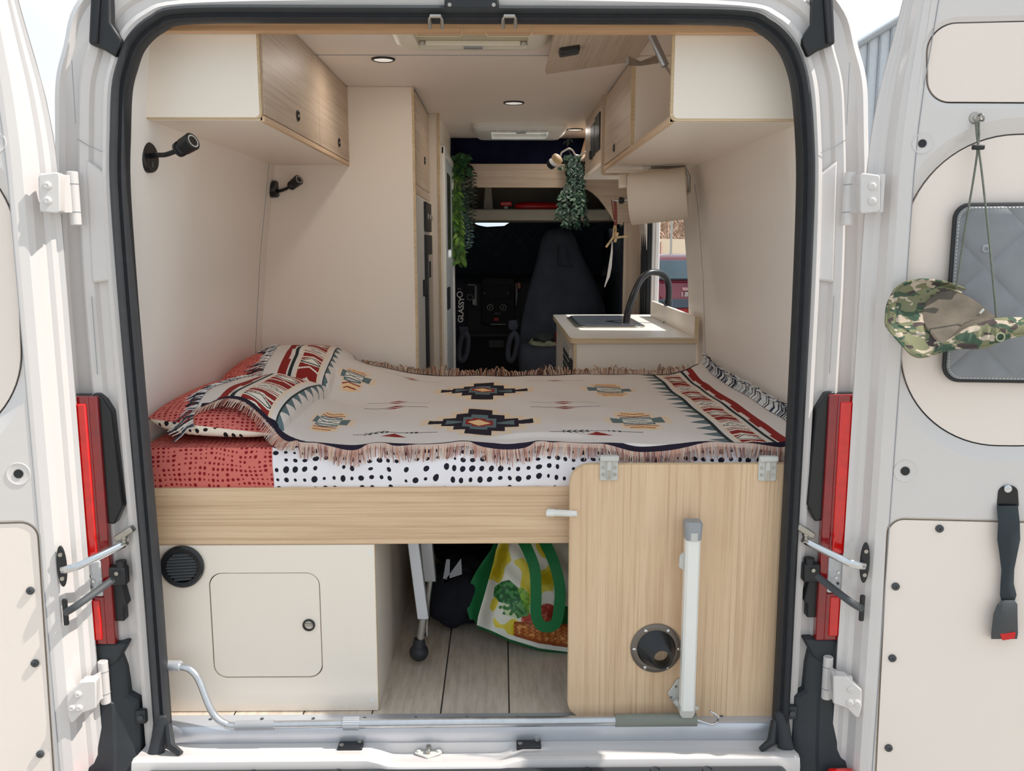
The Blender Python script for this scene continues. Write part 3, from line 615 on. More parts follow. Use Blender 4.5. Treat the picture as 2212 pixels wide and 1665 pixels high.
M().box((XR-.002,Y0,1.540),(XR+.012,YR,1.556)).build('bottom_rail', MT['wood_y'], rc, bevel=.002)
dmo = M().box((XR,.808,1.56),(XR+.014,YR-.004,CZ-.012)).build('door', MT['dwood_y'], rc, bevel=.0015)
q = PX(1327,319,XR); finger_latch(dmo, (XR,q.y,q.z), (-1,0,0))
M().box((XR-.001,.796,1.556),(XR+.016,.807,CZ-.002)).build('door_edge', MT['ply'], rc)
fl = [P(1215,72,.0),]
# flap: hinged at ceiling, sloping down into the aisle
hz = CZ-.012; fx0 = XR+.004; L = .285; an = radians(9)
FA = V((fx0-L*cos(an)*1.0, 0, hz-L*sin(an)*.9)); fa = M()
fa.obox(((fx0+FA.x)/2,(.14+.782)/2,(hz+FA.z)/2), ((fx0-FA.x)/2,0,(hz-FA.z)/2), (0,(.782-.14)/2,0), (.0075*sin(an)*-1,0,.0075*cos(an)))
flap = fa.build('raised_door', MT['dwood_y'], rc, bevel=.0015)
nl = V((sin(an),0,-cos(an))); al_ = V((cos(an),0,sin(an)))
q = PN(1228,98,FA,nl); lc = q+nl*.012
lk = M(); lk.obox(lc, al_*.028, (0,.03,0), nl*.012); lo_ = lk.build('push_latch', MT['black'], flap, bevel=.005, seg=3); M().obox(lc+nl*.012, al_*.026, (0,.004,0), nl*.002).build('latch_bar', MT['dgrey'], lo_)
A = PX(1400,72,.485); B = PX(1437,142,.515); M().tube([A+V((-.03,-.08,.03)), B], .0105, 12).build('gas_strut', MT['alu'], rc); M().tube([B, B+(B-A).normalized()*.05+V((.004,0,0))], .004, 8).build('strut_rod', MT['chrome'], rc)
hm = M(); h0 = PX(1355,131,.42); h1 = PX(1425,126,.53); hm.tube([h0,h0*.6+h1*.4+V((0,0,-.01)),h1],[.012,.006,.012],8,flat=.4); hm.build('flap_hinge', MT['steel'], rc)
# ---- control panel cabinet behind it
cp = thing('control_panel', 'wood box with dark control displays and switches beside the right overhead cabinet', 'control panel', (.6,2.0,1.6))
M().box((.50,1.545,1.575),(.82,2.28,CZ)).build('box', MT['dwood_y'], cp)
M().box((.495,1.545,1.56),(.82,2.30,1.576)).build('bottom', MT['cream'], cp)
for a, b, z0, z1 in ((1.62,1.80,1.635,1.785),(1.82,1.98,1.63,1.77)):
    pm = M().box((.494,a,z0),(.501,b,z1)).build('display', MT['black'], cp, bevel=.002)
    for k in range(3): M().box((.4925,a+.02+.045*k,z0+.02),(.4945,a+.05+.045*k,z0+.06)).build('switch', MT['dgrey'], pm)
M().box((.488,1.93,1.625),(.501,1.985,1.66)).build('socket', MT['black'], cp)
# key hook + cable with plug
us = [P(1272,328,2.2),P(1262,329,2.3),P(1252,336,2.35),P(1243,334,2.4),P(1237,325,2.4),P(1229,321,2.4),P(1220,325,2.4),P(1213,330,2.4),P(1211,338,2.4)]
ub = thing('charging_lamp', 'small lamp with white cable plugged in above the cab opening', 'lamp', P(1203,344,2.42))
M().tube(smooth_path(us,5), .0045, 8).build('cable', MT['white'], ub)
c = P(1205,342,2.42); M().lathe([(.012,-.02),(.03,-.012),(.03,.0),(.024,.003)], c, (.5,-.6,.5), 20).build('lamp_base', MT['peg'], ub); M().lathe([(.022,-.04),(.026,-.012)], c-V((.015,-.01,.012)), (.5,-.6,.5), 16).build('lamp_head', MT['black'], ub)
# ---- tall cabinet with fridge
tc = thing('tall_cabinet', 'tall cream cabinet beside the bed with a wood-grain top door', 'cabinet', (-.55,1.7,0))
TX = -.243
M().box((-.86,1.35,0),(TX-.002,2.03,CZ-.001)).build('carcass', MT['cream'], tc)
M().box((TX-.008,1.347,.0),(TX+.001,1.356,CZ-.001)).build('edge_band', MT['ply'], tc)
M().box((TX-.0025,1.36,CZ-.008),(TX+.0005,2.03,CZ-.004)).build('shadow_line', MT['dgrey'], tc)
dz0 = PX(920,372,TX).z; dm = M().box((TX-.01,1.375,1.475),(TX+.004,2.015,CZ-.014)).build('door', MT['dwood_y'], tc, bevel=.0015)
q = PX(917,347,TX+.004); finger_latch(dm, (TX+.004,q.y,q.z), (1,0,0), .017)
M().box((TX-.004,1.36,1.44),(TX+.003,2.02,1.466)).build('rail', MT['dwood_y'], tc)
fg = thing('fridge', 'slim dark fridge with black door built into the tall cabinet', 'fridge', (TX,1.75,.3))
M().box((TX-.30,1.40,.28),(TX+.001,1.99,1.43)).build('frame', MT['lgrey'], fg)
yf = PX(914,400,TX).y
M().box((TX,yf,1.30),(TX+.012,1.985,1.425)).build('control_strip', MT['black'], fg, bevel=.002)
for k in range(3): M().cyl((TX+.012,yf+.08+.12*k,1.365),(1,0,0),.011,.003,16).build('dial', MT['lgrey'], fg)
M().box((TX,yf,.30),(TX+.014,1.985,1.285)).build('door_frame', MT['black'], fg, bevel=.002)
M().box((TX+.012,yf+.025,.33),(TX+.017,1.965,1.20)).build('door', plain('smoked fridge door',(112,106,98),.16,spec=.6,var=.1), fg)
M().box((TX+.016,yf+.05,1.10),(TX+.019,yf+.13,1.17)).build('handle_recess', MT['black'], fg)
q = PX(916,622,TX+.004); M().box((TX,q.y-.015,q.z-.035),(TX+.02,q.y+.015,q.z+.035)).build('catch', MT['black'], fg, bevel=.004)
# ---- washroom cubicle with white framed door
BX = -.19
wc_ = thing('washroom', 'narrow cream washroom cubicle with a white framed door next to the aisle', 'cubicle', (-.5,2.5,0))
M().box((-.86,2.035,0),(BX-.002,2.94,CZ-.001)).build('walls', MT['cream'], wc_)
M().box((BX-.012,2.03,0),(BX-.002,2.037,CZ-.001)).build('edge_band', MT['ply'], wc_)
dd_ = M().box((BX-.004,2.16,.02),(BX+.006,2.90,1.66)).build('door', plain('pale grey white door',(206,214,218),.35,var=.01), wc_)
for a, b in ((2.10,2.16),(2.88,2.935)): M().box((BX-.004,a,0),(BX+.016,b,1.70)).build('door_frame', MT['white'], wc_, bevel=.006)
M().box((BX-.004,2.10,1.66),(BX+.014,2.935,1.70)).build('door_frame', MT['white'], wc_, bevel=.005)
q0 = PX(965,362,BX+.006); q1 = PX(970,486,BX+.006); M().box((BX+.004,2.42,1.22),(BX+.010,2.66,1.60)).build('mirror_panel', MT['blackg'], dd_)
q = PX(968,644,BX+.01); M().prism([(BX+.007,q.y+a,q.z+b) for a, b in ((-.05,-.055),(-.05,.055),(0,.02),(.05,.055),(.05,-.055),(0,-.02))], (.012,0,0)).build('knob', MT['black'], dd_)
# ---- bulkhead arch
ar = [(-.188,1.692),(.92,1.692),(.92,.0),(.785,.0)]
lowz = P(1346,484,2.94).z
curve = [P(x,y,2.94) for x, y in ((1346,486),(1334,483),(1326,479),(1322,472),(1317,463),(1306,446),(1293,429),(1280,417),(1268,409),(1255,405.5))]
poly = [(-.188,1.692),(.92,1.692),(.92,lowz+.01),(curve[0].x,lowz+.01)]+[(p.x,p.z) for p in curve]+[(-.188,1.562)]
bt = tag(M().prism([(x,2.94,z) for x, z in poly], (0,.02,0)).build('trim_5', MT['dwood_x'], None, bevel=.0015), 'wood-grain bulkhead panel with curved corner above the cab opening', 'bulkhead', kind='structure')
tag(M().box((P(1346,600,2.935).x,2.935,0),(P(1386,600,2.935).x,2.955,lowz+.01)).build('trim_6', MT['dwood_z'], None, bevel=.0015), 'vertical wood-grain post right of the cab opening', 'post', kind='structure')
tag(M().box((.52,2.30,1.69),(.83,2.98,1.705)).build('trim_7', MT['dwood_x'], None), 'wood-grain shelf board over the right of the bulkhead', 'shelf', kind='structure')
tag(M().prism([(.525,2.94,1.705),(.56,2.94,CZ),(.83,2.94,CZ),(.83,2.94,1.705)],(0,.02,0)).build('trim_8', MT['wood_z'], None), 'pale wood cheek beside the dark over-cab curtain', 'panel', kind='structure')
cu = M(); cu.grid(lambda a, b: (-.2+.80*a, 3.0+.012*sin(a*40)*(.4+.6*b), 1.66+.19*(1-b)), 60, 8)
tag(cu.build('cab_curtain', MT['navy'], None, solid=.004), 'dark navy curtain closing the space over the cab', 'curtain')
# ---- reading lamps
def rlamp(px, py, wallx, q_arm, lab_, r=.038, hs=1.35):
    c = PX(px, py, wallx); ax = V((1,-.12,.05)).normalized()
    t = thing('reading_lamp', lab_, 'lamp', c, 'wall reading lamps')
    b = M(); b.lathe([(r,-.004),(r,.026),(r*.93,.030),(r*.3,.030)], c, ax, 28); bo = b.build('wall_base', MT['blackg'], t)
    M().ball(c+ax*.031+V((0,0,-.018)), (.003,.006,.008), 10, 6).build('touch_switch', MT['dgrey'], bo)
    pts = [c+ax*.02]+[P(x, y, c.y+dy) for x, y, dy in q_arm]; pt = smooth_path(pts, 6)
    M().tube(pt, .0062, 10).build('gooseneck', MT['blackg'], t)
    e = pt[-1]; dr = (P(*q_arm[-1][:2], c.y+q_arm[-1][2])-P(*q_arm[-2][:2], c.y+q_arm[-2][2])).normalized(); dr = (dr+V((0,-.25,.12))).normalized()
    h = M(); h.lathe([(a_*hs,b_) for a_, b_ in [(.006,-.008),(.014,0),(.0145,.008),(.013,.009),(.0145,.011),(.0130,.013),(.0145,.015),(.013,.017),(.0155,.02),(.0165,.05),(.015,.052)]], e, dr, 24); ho = h.build('lamp_head', MT['blackg'], t)
    M().lathe([(.0135*hs,.05),(.012*hs,.0525),(.006,.051)], e, dr, 20).build('lens', MT['lgrey'], ho)
rlamp(303,341,-.813,[(335,335,-.01),(358,334,-.015),(385,324,-.02)], 'near black gooseneck reading lamp on the left wall under the overhead cabinet')
rlamp(583,409,-.80,[(600,413,-.01),(615,409,-.02),(628,402,-.03)], 'far black gooseneck reading lamp beside the tall cabinet', .032, 1.2)
# ---- ceiling lights and hatches
for px, py, l in ((828,127,'nearest the bed'),(1110,221,'in the middle of the aisle'),(1242,279,'by the control panel')):
    a = PZ(px, py, CZ); t = thing('ceiling_light', 'round recessed ceiling spot with black rim '+l, 'ceiling light', a, 'ceiling spots')
    r = .034 if py < 200 else .04
    M().torus((a.x,a.y,CZ-.001),(0,0,1),r,.005,32,8).build('rim', MT['blackg'], t); M().cyl((a.x,a.y,CZ-.004),(0,0,1),r,.004,28).build('lens', MT['lamp'], t)
    al2 = bpy.data.lights.new('ceiling_spot','AREA'); al2.shape = 'DISK'; al2.size = r*2; al2.energy = SPOT; al2.color = (1,.93,.84); ao = bpy.data.objects.new('ceiling_spot', al2); COL.objects.link(ao); ao.location = (a.x,a.y,CZ-.008)
h1 = thing('roof_hatch', 'cream roof hatch with closed blind above the foot of the bed', 'roof hatch', (0,.4,CZ), 'roof hatches')
hm = MT['white']
def hatch(t, x0, y0, x1, y1, inner, dz, fmat):
    out = rrect(x0,y0,x1,y1,.05,8); inn = rrect(*inner,.02,8); f = M()
    f.loft([[(x,y,CZ) for x, y in out],[(x,y,CZ-dz*.5) for x, y in out],[(x*.9+(x0+x1)*.05,y*.9+(y0+y1)*.05,CZ-dz) for x, y in out],[(x,y,CZ-dz) for x, y in inn],[(x,y,CZ-.004) for x, y in inn]], True, False)
    return f.build('frame', fmat, t, ang=35)
fm = plain('ivory hatch plastic',(226,218,202),.4,var=.01)
hatch(h1,-.215,.14,.225,.612,(-.15,.20,.165,.565),.028,fm)
M().box((-.15,.20,CZ-.010),(.165,.565,CZ-.004)).build('blind', plain('blind cloth',(190,180,156),.7), h1)
M().box((-.13,.535,CZ-.024),(.145,.555,CZ-.010)).build('blind_bar', fm, h1, bevel=.003); M().box((-.02,.548,CZ-.028),(.035,.570,CZ-.016)).build('blind_latch', MT['grey'], h1)
for x in (-.14,.155): M().cyl((x,.552,CZ-.012),(0,0,-1),.009,.008,12).build('catch', MT['lgrey'], h1)
h2 = thing('roof_hatch', 'white roof hatch letting in daylight near the cab', 'roof hatch', (.18,2.57,CZ), 'roof hatches')
hatch(h2,-.05,2.335,.42,2.80,(.04,2.42,.33,2.72),.034,MT['white'])
k = N('frosted hatch pane'); tl = k.n('ShaderNodeBsdfTranslucent'); tl.inputs[0].default_value = (.72,.75,.76,1); gl = k.n('ShaderNodeBsdfGlossy', i_Roughness=.3); mx = k.n('ShaderNodeMixShader', i_0=.06, i_1=tl.outputs[0], i_2=gl.outputs[0]); k.t.links.new(mx.outputs[0], k.t.nodes['Material Output'].inputs[0])
M().box((.038,2.418,CZ+.07),(.332,2.722,CZ+.074)).build('pane', k.m, h2)
M().box((.04,2.70,CZ-.01),(.33,2.722,CZ+.07)).build('pane_frame', MT['white'], h2)
M().box((.05,2.44,CZ-.036),(.32,2.452,CZ-.018)).build('bar', MT['white'], h2, bevel=.003); M().box((.165,2.43,CZ-.04),(.215,2.448,CZ-.026)).build('handle', MT['grey'], h2, bevel=.003)
for k_ in range(6): M().box((.035+.05*k_,2.365,CZ-.0355),(.07+.05*k_,2.370,CZ-.033)).build('vent_slot', MT['grey'], h2)
# ---- kitchen
KX0, KX1, KY0, KY1 = .386, .888, 1.45, 2.60
kt = thing('kitchen_unit', 'cream kitchen unit with a vent grille on its aisle side', 'cabinet', (.63,2,0))
M().box((KX0,KY0,0),(KX1,KY1,.845)).build('carcass', MT['cream'], kt)
M().box((KX0-.002,KY0-.003,0),(KX0+.010,KY0+.004,.845)).build('edge_band', MT['ply'], kt)
q0 = PX(1232,762,KX0-.003); q1 = PX(1219,700,KX0-.003)
vg = M(); vg.box((KX0-.006,1.62,.52),(KX0,1.98,.80)); vgo = vg.build('vent_grille', MT['lgrey'], kt)
for i in range(2):
    for j in range(8): M().box((KX0-.008,1.635+.175*i,.54+.03*j),(KX0-.003,1.795+.175*i,.56+.03*j)).build('slot', MT['black'], vgo)
for a, z in ((1.53,.735),(1.66,.62)): M().prism([(KX0-.012,a+b,z+c) for b, c in ((-.03,-.035),(-.03,.035),(0,.012),(.03,.035),(.03,-.035),(0,-.012))],(.012,0,0)).build('catch', MT['black'], kt)
wt = thing('worktop', 'white topped kitchen worktop with plywood edge', 'worktop', (.63,2,.86))
wp = fillet([(.368,1.432),(.893,1.432),(.893,2.63),(.368,2.63)],[.03,0,0,.02],6)
M().prism([(x,y,.8455) for x, y in wp],(0,0,.022)).build('core', MT['ply'], wt)
M().prism([(x,y,.8675) for x, y in wp],(0,0,.0025)).build('surface', plain('white worktop laminate',(236,232,226),.35,var=.01), wt)
bs_ = thing('backsplash', 'low board standing along the wall edge of the kitchen worktop', 'backsplash', (.88,2,.87))
M().box((.876,1.436,.8705),(.892,2.5,.952)).build('board', MT['cream'], bs_); M().box((.8755,1.431,.8455),(.8925,1.437,.955)).build('edge', MT['ply'], bs_)
sk_ = thing('sink_lid', 'dark glass lid over the kitchen sink', 'sink lid', PZ(1330,685,.88))
a0 = PZ(1251,690,.872); a1 = PZ(1400,678,.872)
so_ = rrect(.44,1.86,.735,2.42,.05,8)
M().prism([(x,y,.8702) for x, y in rrect(.425,1.845,.75,2.435,.06,8)],(0,0,.006)).build('sink_rim', MT['steel'], sk_, bevel=.002)
M().prism([(x,y,.8765) for x, y in so_],(0,0,.006)).build('glass_lid', plain('smoked glass lid',(84,90,98),.08,spec=.7,var=.03), sk_, bevel=.002)
tp = thing('kitchen_tap', 'matt black arched tap rising from the kitchen worktop', 'tap', PZ(1443,698,.87))
b = PZ(1443,697,.87); Yb = b.y
M().lathe([(.024,0),(.024,.004),(.019,.006),(.0185,.105),(.016,.11)], b, (0,0,1), 24).build('base', MT['blackg'], tp)
pth = [V((b.x,b.y,b.z+.10))]+[P(x,y,Yb+dy) for x, y, dy in ((1445,622,0),(1441,604,0),(1430,592,-.01),(1415,588,-.03),(1400,590,-.05),(1385,603,-.07),(1372,628,-.10),(1362,655,-.12),(1355,680,-.14),(1352,702,-.15))]
pt = smooth_path(pth,6); n = len(pt); M().tube(pt,[.0155 if i < n*.72 else .0165 for i in range(n)],14).build('spout', MT['blackg'], tp)
hb = P(1456,677,Yb-.03); M().lathe([(.026,-.05),(.026,.006),(.022,.01)], hb, (.25,-1,0), 24).build('mixer_knob', MT['blackg'], tp); M().tube([hb+V((-.01,0,.01)), P(1428,650,Yb-.03)], .0045, 8).build('lever', MT['blackg'], tp)
# ---- paper towel and holder, clothes peg hanger
tr = thing('paper_towel', 'large roll of paper towel under the right overhead cabinet', 'paper towel', P(1420,425,1.36))
A = P(1360,431,1.33); B = P(1484,417,1.28); ax = (B-A).normalized(); ln = (B-A).length
rl = M(); rl.lathe([(.019,0),(.094,0),(.098,.004),(.098,ln-.004),(.094,ln),(.019,ln),(.019,0)], A, ax, 48, cap=False); rl.build('roll', MT['paper'], tr, ang=50)
M().lathe([(.0195,-.001),(.021,-.001),(.021,ln),(.0195,ln)], A, ax, 24, cap=False).build('core', MT['ply'], tr)
e1 = ax.orthogonal().normalized(); e1 = V((0,-.25,1)); e1 = (e1-ax*e1.dot(ax)).normalized(); e2 = ax.cross(e1)
sh = M(); sh.grid(lambda a, b: A+ax*(ln*.02+ln*.9*b)+ (e1*cos(.5-a*1.4)+e2*sin(.5-a*1.4))*(.0835+.02*a*a)*1.0, 14, 4)
tail = M(); Lq = [(A+ax*.002),]; tail.grid(lambda a, b: A+ax*(-.03+.03*b)+e1*(.098*cos(a*1.6-.7))+e2*(.098*sin(a*1.6-.7))-e2*.0, 12, 3); tail.build('loose_sheet', MT['paper'], tr, solid=.001)
th = thing('towel_holder', 'slim wire paper towel holder screwed under the right overhead cabinet', 'holder', A)
M().tube([A-ax*.045, B+ax*.008], .006, 10).build('rod', MT['steel'], th)
M().lathe([(.008,-.012),(.014,-.008),(.013,.004),(.008,.010)], A-ax*.03, ax, 16).build('end_knob', MT['black'], th)
hh = P(1400,362,1.36); M().tube([B+ax*.008, B+V((.006,0,.06)), V((B.x-.01,B.y,1.534)), V((hh.x,hh.y,1.536))], .006, 8).build('bracket', MT['steel'], th); M().box((hh.x-.02,hh.y-.012,1.532),(hh.x+.01,hh.y+.012,1.541)).build('foot', MT['white'], th)
pg = thing('peg_hanger', 'brown leather loop holding wooden clothes pegs from the paper towel rod', 'hanger', P(1327,480,1.32))
lp = M(); y_ = 1.32
lp.loft([[P(x-w_,y,y_),P(x+w_,y,y_),P(x+w_,y,y_+.006),P(x-w_,y,y_+.006)] for x, y, w_ in ((1328,430,3.5),(1329,445,3.5),(1330,465,3.5),(1330,487,3.5))]); lp.build('leather_loop', MT['dred'], pg, bevel=.001)
lp = M(); lp.loft([[P(x-w_,y,y_+.03),P(x+w_,y,y_+.03),P(x+w_,y,y_+.034),P(x-w_,y,y_+.034)] for x, y, w_ in ((1321,431,1),(1322,442,1.2),(1326,470,1.2),(1328,487,1.2))]); lp.build('leather_loop', MT['dred'], pg)
M().ball(P(1329,477,1.316), .004, 10, 6).build('rivet', MT['steel'], pg); M().tube([P(1323,432,y_),P(1336,434,y_)], .004, 6).build('ring', MT['steel'], pg)
cd_ = M(); cd_.tube([P(1330,487,y_),P(1331,498,y_),P(1325,512,y_)], .0028, 6); cd_.tube([P(1327,487,y_),P(1325,505,y_),P(1324,512,y_)], .0028, 6); cd_.build('string', MT['peg'], pg)
def peg(a, b, w_, nm_):
    a = P(*a,1.30); b = P(*b,1.30); m = M(); t_ = (b-a).normalized(); sd_ = V((-t_.z,0,t_.x))
    m.loft([[p+sd_*(k*w_)+V((0,j*.005,0)) for k, j in ((-1,-1),(1,-1),(1,1),(-1,1))] for p in (a, a*.5+b*.5, b)]); return m
for (a, b, w_, l) in (((1334,502),(1328,523),.0052,'upright wooden clothes peg in the middle of the hanging bunch'),((1325,512),(1309,534),.004,'wooden clothes peg pointing down to the left in the hanging bunch'),((1331,513),(1357,510),.004,'wooden clothes peg pointing right in the hanging bunch')):
    t = thing('clothes_peg', l, 'clothes peg', P(*a,1.3), 'clothes pegs'); peg(a,b,w_,'').build('jaw', MT['peg'], t, bevel=.001)
    m = M(); cc = (P(*a,1.295)+P(*b,1.295))/2; m.torus(cc,(0,1,0),.004,.001,12,5); m.build('spring', MT['steel'], t)
cl = M(); cl.loft([[P(x-w_,y,1.33),P(x+w_,y,1.33),P(x+w_,y,1.338),P(x-w_,y,1.338)] for x, y, w_ in ((1322.5,522,1),(1321.5,545,2.2),(1318,575,3.6),(1314,598,3.2),(1309,611,1.8),(1306,620,1))])
tag(cl.build('hanging_cloth', MT['white'], None), 'narrow white folded cloth hanging from the pegs', 'cloth')
# ---- bed
bd = thing('bed_base', 'raised transverse bed base with a wood-grain front board', 'bed', (0,.7,.47))
M().box((-.835,.085,.467),(.85,.10,.620)).build('front_board', MT['wood_x'], bd, bevel=.002)
M().box((-.86,.10,.575),(.89,1.34,.615)).build('base_slab', MT['ply'], bd)
ma = thing('mattress', 'mattress in coral and white dotted fitted sheets', 'mattress', (0,.7,.62))
def soft(x0,x1,y0,y1,z0,z1,r,puff=.006):
    m = M(); rings = []
    for z, ins in ((z0,.006),(z0+.012,0),((z0+z1)/2,-puff),(z1-r,0),(z1-r*.35,r*.3),(z1,r)):
        rings.append([(x,y+ .003*sin(x*23+z*40),z) for x, y in rrect(x0,y0+ins,x1,y1-ins,.02,4)])
    n = len(rings[0]); m.loft(rings, True, True); return m
def sheet(x0, x1, nm, mt, amp):
    m = M()
    def f(a, b):
        x = x0+(x1-x0)*a
        if b < .5: z = .617+(.725-.617)*(b*2); y = .094-.007*sin(pi*b*2)+amp*sin(x*31+z*55)*sin(x*11+1)*.5+amp*sin(x*70-z*90)*.25
        else: z = .725+.004*(1-abs(b-.75)*4); y = .094+(1.30-.094)*((b-.5)*2)
        return (x, y, z)
    m.grid(f, int((x1-x0)*90), 24); return m.build(nm, mt, ma)
M().box((-.84,.11,.617),(.86,1.32,.722)).build('core', MT['white'], ma)
lab(sheet(-.84,-.503,'fitted_sheet',MT['dots_o'],.001), 'coral sheet with dark red dots'); lab(sheet(-.503,.87,'fitted_sheet',MT['dots_w'],.0035), 'white sheet with black dots')
# pillows
def pillow(cx, cy, hx, hy, z0, th, roll, label):
    t = thing('pillow', label, 'pillow', (cx,cy,z0), 'bed pillows')
    def prof(u, v): return max(0, (1-abs(u)**3.0))**.5*max(0, (1-abs(v)**3.0))**.5
    def top(a, b): u = a*2-1; v = b*2-1; return (cx+hx*u*(1-.05*v*v), cy+hy*v*(1-.05*u*u), z0+th*.42+.022*roll*(-u)+(th*.62-.022*roll*(-u))*prof(u,v))
    def bot(a, b): u = a*2-1; v = (b**1.7)*2-1; return (cx+hx*u*(1-.05*v*v), cy+hy*v*(1-.05*u*u)-.030*sin(pi*min(1,(v+1)/.35))*(1-abs(u)**4), z0+th*.42+.022*roll*(-u)-(th*.42+.022*roll*(-u)*.9)*prof(u,v))
    lab(M().grid(top, 30, 30).build('pillow_top', MT['dots_o'], t), 'coral dotted side'); lab(M().grid(bot, 30, 30).build('pillow_underside', MT['dots_c'], t), 'cream dotted side')
pillow(-.665,.425,.185,.300,.728,.105,1.0,'near pillow, coral dotted with cream dotted underside, at the left of the bed')
pillow(-.665,1.02,.19,.31,.728,.135,.0,'far pillow, coral dotted, mostly hidden under the patterned throw')
# ================================================================= PATTERNED THROW
PIL = ((-.665,.425,.185,.300,.105),(-.665,1.02,.19,.31,.135))
def bh(x, y):
    b1 = .112*sst(-.41,-.60,x)*sst(-.15,.22,y)*(1-.55*sst(.56,.70,y)); b2 = .148*(.45*sst(-.14,-.50,x)+.55*sst(-.40,-.62,x))*sst(.64,.92,y)*(1-.25*sst(1.05,1.30,y))
    b = max(b1, b2)+.0
    side = 1-.35*sst(-.62,-.76,x)
    wr_ = .003*sin(x*9+y*5)*sin(y*13+x*3)+.0022*sin(x*31+sin(y*9)*2)*sin(y*7+1)
    fold = .012*math.exp(-((y-.175-.08*(x-.30))/.018)**2)*sst(.02,.14,x)*(1-sst(.26,.36,x))
    b = b*side
    for cx_, cy_, hx_, hy_, th_ in PIL:
        u = (x-cx_)/hx_; v = (y-cy_)/hy_
        if abs(u) < 1 and abs(v) < 1: b = max(b, .728-.735+th_*.42+th_*.62*((1-abs(u)**3)*(1-abs(v)**3))**.5+.007)
    return .735+b+wr_+fold+.03*sst(.80,.90,x)+.02*sst(.74,.86,x)*sst(1.05,1.28,y)
def nearq(p): return .024-.010*sin(p*17)+.026*math.exp(-((p+.25)/.035)**2)-.010*math.exp(-((p-.40)/.05)**2)+.012*math.exp(-((p+.02)/.03)**2)+.012*math.exp(-((p-.17)/.02)**2)+.075*sst(-.50,-.82,p)
XM = [(-.86,-.705),(-.66,-.50),(-.46,-.43),(-.30,-.285),(.016,.022),(.46,.49),(.66,.70),(.86,.875)]
def bpt(p, q):                                               # throw coordinates (metres) -> place
    x = lerp(XM, p); Y = .058+q+.02*sin(p*3)*q; 
    if p < -.5: x -= .02*sin(q*6)*sst(-.5,-.86,p); x += -.03*sst(.5,1.2,q)*sst(-.45,-.6,p)
    lim = .088
    if p < -.45: lim = .088+.035*sst(-.45,-.75,p)
    if Y < lim: dz = (lim-Y); y = lim-.006*min(1, dz/.01)
    else: dz = 0; y = Y
    return V((x, y, bh(x, y)-dz+.0))
QW = 1.235
